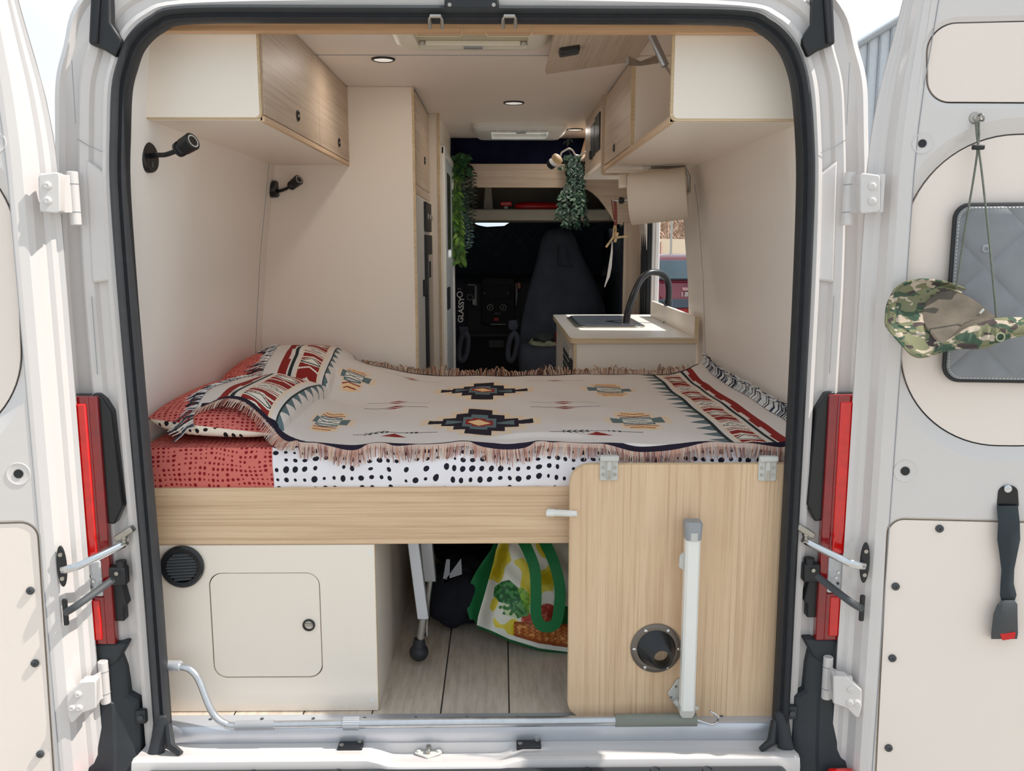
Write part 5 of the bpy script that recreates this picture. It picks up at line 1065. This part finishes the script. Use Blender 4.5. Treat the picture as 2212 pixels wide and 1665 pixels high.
wcv = thing('windscreen_cover', 'black quilted thermal cover across the windscreen', 'window cover', (.3,4.2,.95))
TOP = [(940,480),(1008,470),(1018,480),(1030,488),(1050,492),(1090,490),(1102,482),(1116,475),(1180,472),(1262,470),(1300,472),(1322,474),(1334,484),(1343,500),(1380,520)]
def wsy(b): return 4.42-.30*b
m = M(); m.grid(lambda a, b: P(940+440*a, 594+(lerp(TOP, 940+440*a)-594)*b, wsy(b)), 70, 20); m.build('quilted_panel', MT['quiltk'], wcv, solid=.012)
m = M(); m.tube([P(x, y, wsy(1)-.008) for x, y in [(940+440*i/70, lerp(TOP, 940+440*i/70)) for i in range(71)]], .007, 6); m.build('binding', MT['fabblack'], wcv)
sc_ = thing('side_window_cover', 'black quilted cover on the passenger side window', 'window cover', (.83,3.6,.8))
m = M(); m.grid(lambda a, b: (.825, 3.05+1.2*a, .55+.80*b), 4, 4); m.build('quilted_panel', quilt('black quilted side cloth',(62,68,80),.09,axes=(1,2)), sc_, solid=.012)
# dashboard
da = thing('dashboard', 'black dashboard with dials, vents and a glove box', 'dashboard', (.1,4.1,.5))
m = M(); m.prism([(-.9,y,z) for y, z in [(4.05,.30),(4.02,.55),(3.98,.62),(4.06,.70),(4.10,.98),(4.16,1.03),(4.5,1.0),(4.5,.30)]],(1.83,0,0)); m.build('body', MT['dash'], da, bevel=.012)
YD = 4.05
def dz(px, py, Y=YD): return P(px, py, Y)
a = dz(1040,600); b = dz(1112,700); cp_ = M(); cp_.prism([(x,4.03,z) for x, z in rrect(a.x,b.z,b.x,a.z,.02,5)],(0,.06,0)); cpo = cp_.build('centre_console', MT['console'], da, bevel=.004)
a = dz(1046,616); b = dz(1105,645); M().box((a.x,4.022,b.z),(b.x,4.032,a.z)).build('radio', MT['console'], cpo, bevel=.003)
for px in (1059,1087):
    c = dz(px, 664, 4.03); M().torus((c.x,4.026,c.z),(0,1,0),.020,.0024,28,6).build('dial_ring', MT['lgrey'], cpo); M().cyl((c.x,4.03,c.z),(0,-1,0),.017,.014,20).build('dial', MT['console'], cpo); M().obox((c.x,4.013,c.z),(.004,0,.010),(0,.003,0),(.002,0,-.001)).build('dial_pointer', MT['lgrey'], cpo)
for px in (1047,1097): c = dz(px, 633, 4.03); M().ball((c.x,4.02,c.z),.005,10,6).build('radio_knob', MT['lgrey'], cpo)
a = dz(1074,676); M().prism([(a.x+x,4.024,a.z+z) for x, z in ((-.03,-.008),(.03,-.008),(.018,.004),(0,.008),(-.018,.004))],(0,.01,0)).build('hazard_trim', MT['dgrey'], cpo)
a = dz(1072,689); M().box((a.x-.020,4.02,a.z-.013),(a.x+.020,4.032,a.z+.013)).build('red_switch', plain('dim red switch',(150,30,34),.4), cpo, bevel=.004)
a = dz(1075,697); M().box((a.x-.05,4.0,a.z-.012),(a.x+.06,4.03,a.z-.004)).build('tray_edge', MT['grey'], cpo, bevel=.002)
for pts_ in ([(1010,614),(1030,614),(1030,616.5),(1010,616.5)],[(1026,614),(1030,614),(1030,660),(1024,660)],[(1114,612),(1118,612),(1118,640),(1115,660),(1114,660)]):
    m = M(); m.prism([dz(x,y,4.0) for x, y in pts_],(0,.02,0)); m.build('vent_trim', MT['grey'], da)
c = dz(1015,642,4.0); M().torus((c.x,4.0,c.z),(0,1,0),.020,.0028,24,6).build('gauge_ring', MT['grey'], da)
c = dz(1024,652,4.0); M().box((c.x-.012,3.995,c.z-.02),(c.x+.012,4.01,c.z+.02)).build('stalk', MT['lgrey'], da, bevel=.005)
c = dz(1121,618,4.0); M().box((c.x-.016,3.99,c.z-.022),(c.x+.016,4.02,c.z+.028)).build('amber_vial', plain('amber bottle',(150,84,40),.3), da, bevel=.008)
a = dz(1055,722,4.0); b = dz(1090,752,4.0); m = M(); m.prism([(x,4.0,z) for x, z in rrect(a.x,b.z,b.x,a.z,.008,4)],(0,.05,0)); gl_ = m.build('glove_box', MT['dgrey'], da, bevel=.006); c = dz(1072,730,4.0); M().torus((c.x,3.998,c.z),(0,1,0),.008,.002,16,6).build('lock', MT['grey'], gl_)
# seats
ps = thing('passenger_seat', 'passenger seat under a dark cloth cover facing the living area', 'seat', (.45,3.4,.3))
rows = [(495,1186,1228,3.62,.10),(505,1174,1240,3.60,.12),(530,1166,1250,3.58,.13),(560,1160,1262,3.56,.13),(600,1148,1284,3.54,.14),(640,1136,1300,3.52,.15),(690,1126,1314,3.50,.16),(740,1120,1318,3.48,.16),(800,1118,1320,3.46,.16)]
m = M(); rings = []
for y, xa, xb, Y, dp_ in rows:
    A = P(xa, y, Y); B = P(xb, y, Y); cx = (A.x+B.x)/2; hw = (B.x-A.x)/2
    rings.append([(cx+hw*(abs(cos(t))**.7)*(1 if cos(t) >= 0 else -1), Y+dp_*.5*sin(t)-.012*sin(t*6+y*.02)*(.5+.5*sin(y*.03)), A.z) for t in [2*pi*k/36 for k in range(36)]])
m.loft(rings, True, True); m.build('backrest_cover', MT['seatcloth'], ps, sub=1)
m = M(); A = P(1196,540,3.49); pts_ = [(1214,538),(1220,560),(1236,576),(1206,572)]; m.loft([[P(x,y,3.485) for x, y in ((1206,532),(1222,532))],[P(x,y,3.475) for x, y in ((1208,556),(1226,556))],[P(x,y,3.47) for x, y in ((1205,572),(1238,578))]], False, False); m.build('cover_flap', MT['seatcloth'], ps, solid=.006)
m = M(); rings = []
for y, xa, xb, Yf in ((738,1150,1230,3.30),(742,1128,1290,3.12),(752,1120,1300,3.08),(775,1118,1304,3.06),(806,1120,1304,3.06),(860,1124,1304,3.08)):
    A = P(xa,y,Yf); B = P(xb,y,Yf); rings.append([(A.x,Yf+.03,A.z),(A.x+.03,Yf,A.z-.01),((A.x*.6+B.x*.4),Yf-.01,A.z-(.02 if y < 760 else 0)),(B.x-.03,Yf,A.z),(B.x,Yf+.03,A.z),(B.x,Yf+.42,A.z),(A.x,Yf+.42,A.z)])
m.loft(rings, True, True); m.build('cushion_cover', MT['seatcloth'], ps, sub=2)
def armrest(px, name_):
    c = P(px, 750, 3.2); m = M(); rings = []
    for k in range(25):
        t = 2*pi*k/24; d = V((.026*cos(t)+.012*sin(t), .0, .085*sin(t))); rings.append(c+d)
    m.tube(rings, .016, 8); return m
armrest(1107,'').build('armrest_loop', MT['seatcloth'], ps)
c = P(1108,705,3.25); m = M(); m.prism([P(x,y,3.25) for x, y in ((1100,692),(1117,692),(1120,706),(1112,718),(1099,712),(1097,700))],(0,.05,0)); m.build('armrest_end', MT['seatcloth'], ps, bevel=.01)
pw = thing('khaki_cushion', 'small khaki cushion with a dark cloth on top lying on the passenger seat', 'cushion', P(1172,750,3.2))
c = P(1174,742,3.18); m = blob((c.x,3.24,c.z-.05),.085,.10,.085,2); m.build('cushion_body', MT['khaki'], pw); m = blob((c.x+.005,3.22,c.z+.005),.075,.085,.05,6); m.build('dark_cloth', plain('dark green cloth',(62,68,66),.9,var=.2,bump=.4), pw)
rc_ = thing('red_bowl', 'round red container behind the khaki cushion beside the kitchen unit', 'container', P(1216,735,3.2)); c = P(1218,735,3.22)
m = M(); m.lathe([(.03,-.06),(.052,-.045),(.060,0),(.055,.045),(.04,.058),(.02,.062)], c, (0,-.3,1), 24); m.build('shell', MT['red'], rc_)
ds = thing('driver_seat', 'driver seat under a black cover with white lettering on its edge', 'seat', (-.35,3.5,.3))
m = M(); rings = []
for y, xb, Y in ((600,1000,3.62),(612,1008,3.60),(640,1010,3.58),(690,1012,3.55),(705,1014,3.52),(722,1012,3.5),(760,1008,3.48),(806,1010,3.46),(860,1012,3.46)):
    B = P(xb,y,Y); A = B.x-.50; rings.append([(A,Y+.05,B.z),(A+.03,Y-.03,B.z),(B.x-.03,Y-.03,B.z),(B.x,Y+.02,B.z),(B.x,Y+.14,B.z),(A,Y+.14,B.z)])
m.loft(rings, True, True); m.build('backrest_cover', MT['fabblack'], ds, sub=1)
armrest(1001,'').build('armrest_loop', MT['seatcloth'], ds)
m = M(); m.prism([P(x,y,3.38) for x, y in ((992,706),(1011,706),(1012,722),(993,722))],(0,.03,0)); m.build('strap_end', MT['seatcloth'], ds, bevel=.004)
def text(body, loc, size, rot, mt, parent, name, ext=.001):
    cu_ = bpy.data.curves.new(name,'FONT'); cu_.body = body; cu_.size = size; cu_.extrude = ext; cu_.align_x = 'LEFT'; cu_.offset = size*.015
    tmp = bpy.data.objects.new(name+'_curve', cu_); COL.objects.link(tmp); bpy.context.view_layer.update()
    me = bpy.data.meshes.new_from_object(tmp.evaluated_get(bpy.context.evaluated_depsgraph_get())); bpy.data.objects.remove(tmp); me.materials.clear(); me.materials.append(mt)
    o = bpy.data.objects.new(name, me); COL.objects.link(o); o.parent = parent; o.matrix_parent_inverse = Matrix.Translation(-parent.location); o.location = loc; o.rotation_euler = rot; return o
YT = 3.40
a = P(1000,697,YT); text('GLASSY', a, .047, (pi/2,-pi/2+.05,0), MT['white'], ds, 'lettering')
c = P(993,636,YT); M().torus(c,(0,1,0),.0165,.003,20,6).build('lettering_ring', MT['white'], ds)
for x_ in (990,994): M().ball(P(x_,624,YT),.003,8,6).build('lettering_dot', MT['white'], ds)
# ================================================================= HANGING PLANTS
def leaf(m, base, d, nrm, ln, wd, col, curl=.25):
    d = V(d).normalized(); n = V(nrm); n = (n-d*n.dot(d)).normalized(); s = d.cross(n); m.color(col)
    p = [base, base+d*ln*.3+s*wd*.42-n*0, base+d*ln*.62+s*wd*.40-n*curl*ln*.15, base+d*ln-n*curl*ln*.4, base+d*ln*.62-s*wd*.40-n*curl*ln*.15, base+d*ln*.3-s*wd*.42, base+d*ln*.3-n*wd*.12, base+d*ln*.62-n*(wd*.12+curl*ln*.15)]
    m.add(p,[(0,1,6),(1,2,7,6),(2,3,7),(3,4,7),(4,5,6,7),(5,0,6)])
def jit(c, k=.18): f = 1+k*(R.random()*2-1); return lin(tuple(max(0,min(255,x*f)) for x in c))
def rv(k=1): return V((R.uniform(-k,k),R.uniform(-k,k),R.uniform(-k,k)))
hpl = thing('hanging_plant', 'leafy artificial hanging plant by the white washroom door', 'plant', P(990,330,2.86), 'hanging plants')
st_ = M(); fo = M(); fo2 = M(); fo3 = M()
YP = 2.9
for k in range(70):
    b = P(R.uniform(980,1010),R.uniform(330,385),YP+R.uniform(-.06,.06)); leaf(fo, b, rv()+V((.2,-.5,-.5)), (0,-1,.4)+0*V((0,0,0)) if False else V((0,-1,.4))+rv(.5), R.uniform(.03,.05), .032, jit((52,96,56)))
def vine(m, pts, nl, ln, wd, cols, spread, stemr=.0015, down=.7):
    sp_ = smooth_path([P(x,y,Y) for x, y, Y in pts],6); st_.tube(sp_, stemr, 5)
    for k in range(nl):
        t = k/(nl-1)*(len(sp_)-1.001); i = int(t); p = sp_[i].lerp(sp_[i+1], t-i); side = 1 if k % 2 else -1
        leaf(m, p, V((side*spread+R.uniform(-.4,.4), R.uniform(-.7,.1), -down+R.uniform(-.3,.2))), V((0,-1,.3))+rv(.6), ln*R.uniform(.75,1.25), wd, jit(R.choice(cols)))
G1 = [(112,150,62),(84,128,54),(132,166,80),(66,108,48)]; G2 = [(40,74,50),(52,88,60),(34,62,46)]; G3 = [(74,104,96),(58,86,80),(92,120,110)]; G4 = [(40,60,42),(46,52,36),(56,70,48)]
for k in range(6):
    x0 = 982+R.uniform(-3,14); vine(fo, [(x0,345,YP),(x0+R.uniform(-2,5),430,YP-.02),(x0+R.uniform(-3,8),500,YP-.02),(990+R.uniform(-6,12),R.uniform(535,566),YP-.03)], 34, .052, .022, G1, .55)
for k in range(4):
    x0 = 1000+R.uniform(0,20); vine(fo2, [(996,348,YP),(x0,368,YP),(x0+4,430,YP),(x0+R.uniform(-2,4),R.uniform(470,520),YP)], 48, .026, .011, G4, 1.0, down=.15)
for k in range(5):
    x0 = 1000+R.uniform(-2,20); vine(fo3, [(992,360,YP),(1000,420,YP),(x0,490,YP-.01),(x0-2,R.uniform(520,572),YP-.02)], 42, .024, .013, G3, .9, down=.1)
st_.build('stems', MT['dgrey'], hpl); fo.build('broad_leaves', MT['leaf'], hpl, flat=True, recalc=False); fo2.build('thin_trailing_leaves', MT['leaf'], hpl, flat=True, recalc=False); fo3.build('blue_green_leaves', MT['leaf'], hpl, flat=True, recalc=False)
h2_ = thing('hanging_plant', 'dense dark green hanging plant with pale-edged leaves under the control panel', 'plant', P(1232,330,2.8), 'hanging plants')
st_ = M(); fa_ = M(); fb_ = M(); YP = 2.78
D1 = [(30,56,44),(40,70,52),(26,48,40)]; D2 = [(40,74,56),(54,88,68),(104,130,110)]
for k in range(17):
    x0 = 1236+R.uniform(-16,18); x1 = x0*.5+618+R.uniform(-18,22); vine(fa_, [(x0,335,YP+R.uniform(0,.05)),(x0+R.uniform(-4,8),380,YP+R.uniform(-.04,.04)),(x1,430,YP+R.uniform(-.05,.03)),(x1+R.uniform(-10,6),R.uniform(455,492),YP+R.uniform(-.05,.02))], 60, .023, .013, D1, .8)
for k in range(9):
    x0 = 1232+R.uniform(-20,24); vine(fb_, [(1234,390,YP),(x0,420,YP-.05),(x0+R.uniform(-8,8),R.uniform(450,492),YP-.06)], 22, .027, .015, D2, .8)
vine(fa_, [(1225,362,YP),(1215,358,YP),(1205,362,YP-.01)], 6, .03, .016, G4, .5); vine(fa_, [(1240,362,YP),(1255,352,YP),(1268,346,YP)], 8, .03, .016, G4, .5); vine(fa_, [(1234,340,YP),(1224,305,YP+.1),(1232,300,YP+.1)], 8, .028, .014, D1, .5)
st_.build('stems', MT['dgrey'], h2_); fa_.build('dark_leaves', MT['leaf'], h2_, flat=True, recalc=False); fb_.build('pale_edged_leaves', MT['leaf'], h2_, flat=True, recalc=False)
# ================================================================= SIDE DOOR OPENING AND OUTSIDE
so_ = thing('side_door_frame', 'white frame and black seal of the open sliding door', 'door frame', (.92,2.7,.9))
m = M(); a0 = P(1386,560,2.97); m.box((.885,2.70,.1),(.93,2.94,1.55)); m.build('seal', MT['rubber'], so_, bevel=.012)
for y in (2.74,2.80,2.86): M().tube([(.883,y,.2),(.883,y,1.5)], .008, 8).build('seal_lip', MT['black'], so_)
M().box((.905,2.67,.1),(.93,2.70,1.55)).build('white_post', MT['paint'], so_, bevel=.006, seg=3); M().box((.92,2.662,.1),(.945,2.69,1.55)).build('post_step', MT['paint'], so_, bevel=.005, seg=3)
GZ = -.62
def asph():
    k = N('pale tarmac'); v = k.coord(); c = k.mix(k.noise(v, 1.2, 4), rgba((168,164,158)), rgba((184,180,172))); c = k.mix(k.math('MULTIPLY', k.noise(v, 90, 2), .5), c, rgba((140,137,132))); return k.set(c, .9, 0, .2)
struct(M().box((-60,-40,GZ-.1),(80,90,GZ)), 'ground', asph(), 'pale tarmac of the car park around the van', 'ground')
# red hatchback beyond the side door
car = thing('red_car', 'dark red hatchback parked beyond the open side door, seen from behind', 'car', (4.2,18,GZ))
cred = plain('dark red car paint',(136,26,46),.18,spec=.6,coat=.6,var=.03); YC = 17.0; CX = P(1492,600,YC).x
zz = lambda y: P(1450,y,YC).z
def cs(y, px_half, dy): return (zz(y), px_half*19.1/1900, dy)
prof = [(zz(700),.70,.05),(zz(664),.79,-.02),(zz(645),.81,-.03),(zz(630),.82,.0),(zz(604),.82,.06),(zz(582),.74,.22),(zz(560),.66,.42),(zz(552),.62,.60),(zz(549),.55,.9)]
m = M(); rings = []
for z, hw, dy in prof:
    ring = []
    for k in range(24):
        t = pi+pi*k/23; ring.append((CX+hw*(abs(cos(t))**.35)*(1 if cos(t) > 0 else -1), YC+dy+.28*(1+sin(t)*1.0)*.6, z))
    ring += [(CX+hw, YC+3.2, z-.0 if z < zz(604) else min(z, zz(604)+.45)), (CX-hw, YC+3.2, z if z < zz(604) else min(z, zz(604)+.45))]
    rings.append(ring)
m.loft(rings, True, True); m.build('body', cred, car, ang=50)
def carq(pts, dy, nm, mt, par=None, th=.03):
    m = M(); m.prism([P(x,y,YC+dy+ (604-y)*.0075 if y < 604 else YC+dy) for x, y in pts],(0,th,0)); return m.build(nm, mt, par or car, bevel=.01)
carq([(1424,562),(1560,562),(1572,602),(1412,602)],-.03,'rear_window',plain('tinted car glass',(78,98,106),.06,spec=.8,var=.25,nscale=1.5))
carq([(1425,603),(1560,603),(1560,605.5),(1425,605.5)],-.04,'wiper',MT['black'])
carq([(1474,621),(1510,621),(1510,628),(1474,628)],-.035,'number_plate_light',plain('pink plate lamp',(214,160,160),.4))
carq([(1400,646),(1584,646),(1582,665),(1402,665)],-.07,'bumper',plain('grey car bumper',(92,100,110),.5,var=.05))
carq([(1402,666),(1582,666),(1578,690),(1408,690)],-.045,'lower_apron',plain('red apron',(176,44,40),.4))
carq([(1405,606),(1416,606),(1418,640),(1405,642)],-.02,'tail_lamp',MT['lensd']); carq([(1568,606),(1580,606),(1580,642),(1566,640)],-.02,'tail_lamp',MT['lensd'])
t_ = text('1.8 T', P(1470,640,YC-.05), .13, (pi/2,0,0), MT['white'], car, 'badge', .004); 
for sx in (-1,1): M().lathe([(.30,0),(.32,.04),(.32,.18),(.30,.2)], (CX+sx*.70-(.1),YC+.65,GZ+.32),(1,0,0),24).build('wheel', MT['rubber'], car)
pole_ = M(); a = P(1451,480,24); pole_.tube([(a.x,24,GZ),(a.x,24,4)], .035, 8); tag(pole_.build('fence_post', MT['steel'], None), 'thin grey fence post behind the red car', 'post')
aw = thing('pale_building', 'pale wall with a low roof behind the red car', 'building', (6,30,0)); m = M(); a = P(1380,516,30); b = P(1620,562,30); m.box((a.x-3,30,GZ),(b.x+6,34,a.z)); m.build('wall', plain('pale stucco',(226,206,180),.85,var=.03), aw)
m = M(); m.prism([P(x,y,29.9) for x, y in ((1417,549),(1428,522),(1428,549))],(0,.1,0)); m.build('brown_gable', plain('brown gable',(166,118,108),.8), aw)
def hedge():
    k = N('bare winter branches'); v = k.coord((1,1,1)); n1 = k.noise(v, 3.2, 8, .75); c = k.ramp(n1,[(.36,(96,76,64)),(.46,(176,150,132)),(.56,(226,210,196)),(.7,(196,172,154))]); m_ = k.set(c, .95, 0, .1); k.bump(n1, 1, .2); return m_
tr_ = M(); br_ = M()
for k in range(260):
    x = R.uniform(4,13); y = R.uniform(36,40); h = R.uniform(2.2,5); p = [V((x,y,GZ))]; 
    for j in range(4): p.append(p[-1]+V((R.uniform(-.5,.5),R.uniform(-.3,.3),h/4)))
    br_.tube(p, [.07,.05,.04,.03,.015], 4)
    for j in (2,3,4):
        for q in range(3): br_.tube([p[j], p[j]+V((R.uniform(-.7,.7),R.uniform(-.3,.3),R.uniform(.1,.8)))], [.025,.008], 3)
tag(br_.build('bare_thicket', plain('winter twigs',(186,160,140),.9,var=.2,nscale=2), None), 'bare pale winter thicket beyond the pale wall', 'thicket', kind='stuff')
bk3 = M(); bk3.grid(lambda a, b: (2+14*a, 45+.4*sin(a*30), GZ+5.5*b*(1+.06*sin(a*50))), 40, 6); tag(bk3.build('hedge', hedge(), None, solid=.3), 'dense brownish winter hedge behind the bare thicket', 'hedge', kind='stuff')
wh = thing('metal_shed', 'pale ribbed metal building seen through the gap beside the right rear door', 'building', (8,14,0))
a = P(1868,97,12); b = P(1908,72,12); m = M(); m.prism([(a.x-.35,12,GZ),(a.x-.35,12,a.z-.15),(b.x+2.2,12,b.z+1.4),(b.x+2.2,12,GZ)],(0,6,0)); m.build('wall', plain('pale metal cladding',(196,200,206),.5), wh)
m = M()
for k in range(16): x = a.x-.3+.17*k; zt_ = a.z-.15+(x-a.x+.35)*.62; m.box((x,11.97,GZ),(x+.03,12,min(zt_, b.z+1.3)))
m.build('ribs', plain('grey cladding ribs',(150,154,160),.5), wh); m = M(); m.tube([(a.x-.4,11.95,a.z-.18),(b.x+2.2,11.95,b.z+1.4)], .05, 6); m.build('roof_edge', MT['grey'], wh)
# ================================================================= LIGHT
wd = bpy.data.worlds.new('sky'); scene.world = wd; wd.use_nodes = True; nt = wd.node_tree; bgn = nt.nodes['Background']
tc = nt.nodes.new('ShaderNodeTexCoord'); nz = nt.nodes.new('ShaderNodeTexNoise'); nz.inputs['Scale'].default_value = 3.2; nz.inputs['Detail'].default_value = 5; nt.links.new(tc.outputs['Generated'], nz.inputs['Vector'])
rp = nt.nodes.new('ShaderNodeValToRGB'); rp.color_ramp.elements[0].position = .46; rp.color_ramp.elements[0].color = (.70,.84,.95,1); rp.color_ramp.elements[1].position = .64; rp.color_ramp.elements[1].color = (.98,.98,1,1); nt.links.new(nz.outputs['Fac'], rp.inputs['Fac']); nt.links.new(rp.outputs[0], bgn.inputs['Color'])
bgn.inputs['Strength'].default_value = SKY
sl_ = bpy.data.lights.new('sun','SUN'); sl_.energy = SUN; sl_.angle = radians(.6); sl_.color = (1,.95,.88)
so2 = bpy.data.objects.new('sun', sl_); COL.objects.link(so2); so2.rotation_euler = V(SUNDIR).normalized().to_track_quat('Z','Y').to_euler()
scene.view_settings.view_transform = 'Standard'; scene.view_settings.look = 'None'; scene.view_settings.gamma = 1; scene.view_settings.exposure = EXPO; scene.view_settings.use_curve_mapping = False
scene.cycles.use_denoising = True; scene.cycles.max_bounces = 12; scene.cycles.diffuse_bounces = 7; scene.cycles.transparent_max_bounces = 8; scene.cycles.sample_clamp_indirect = 6
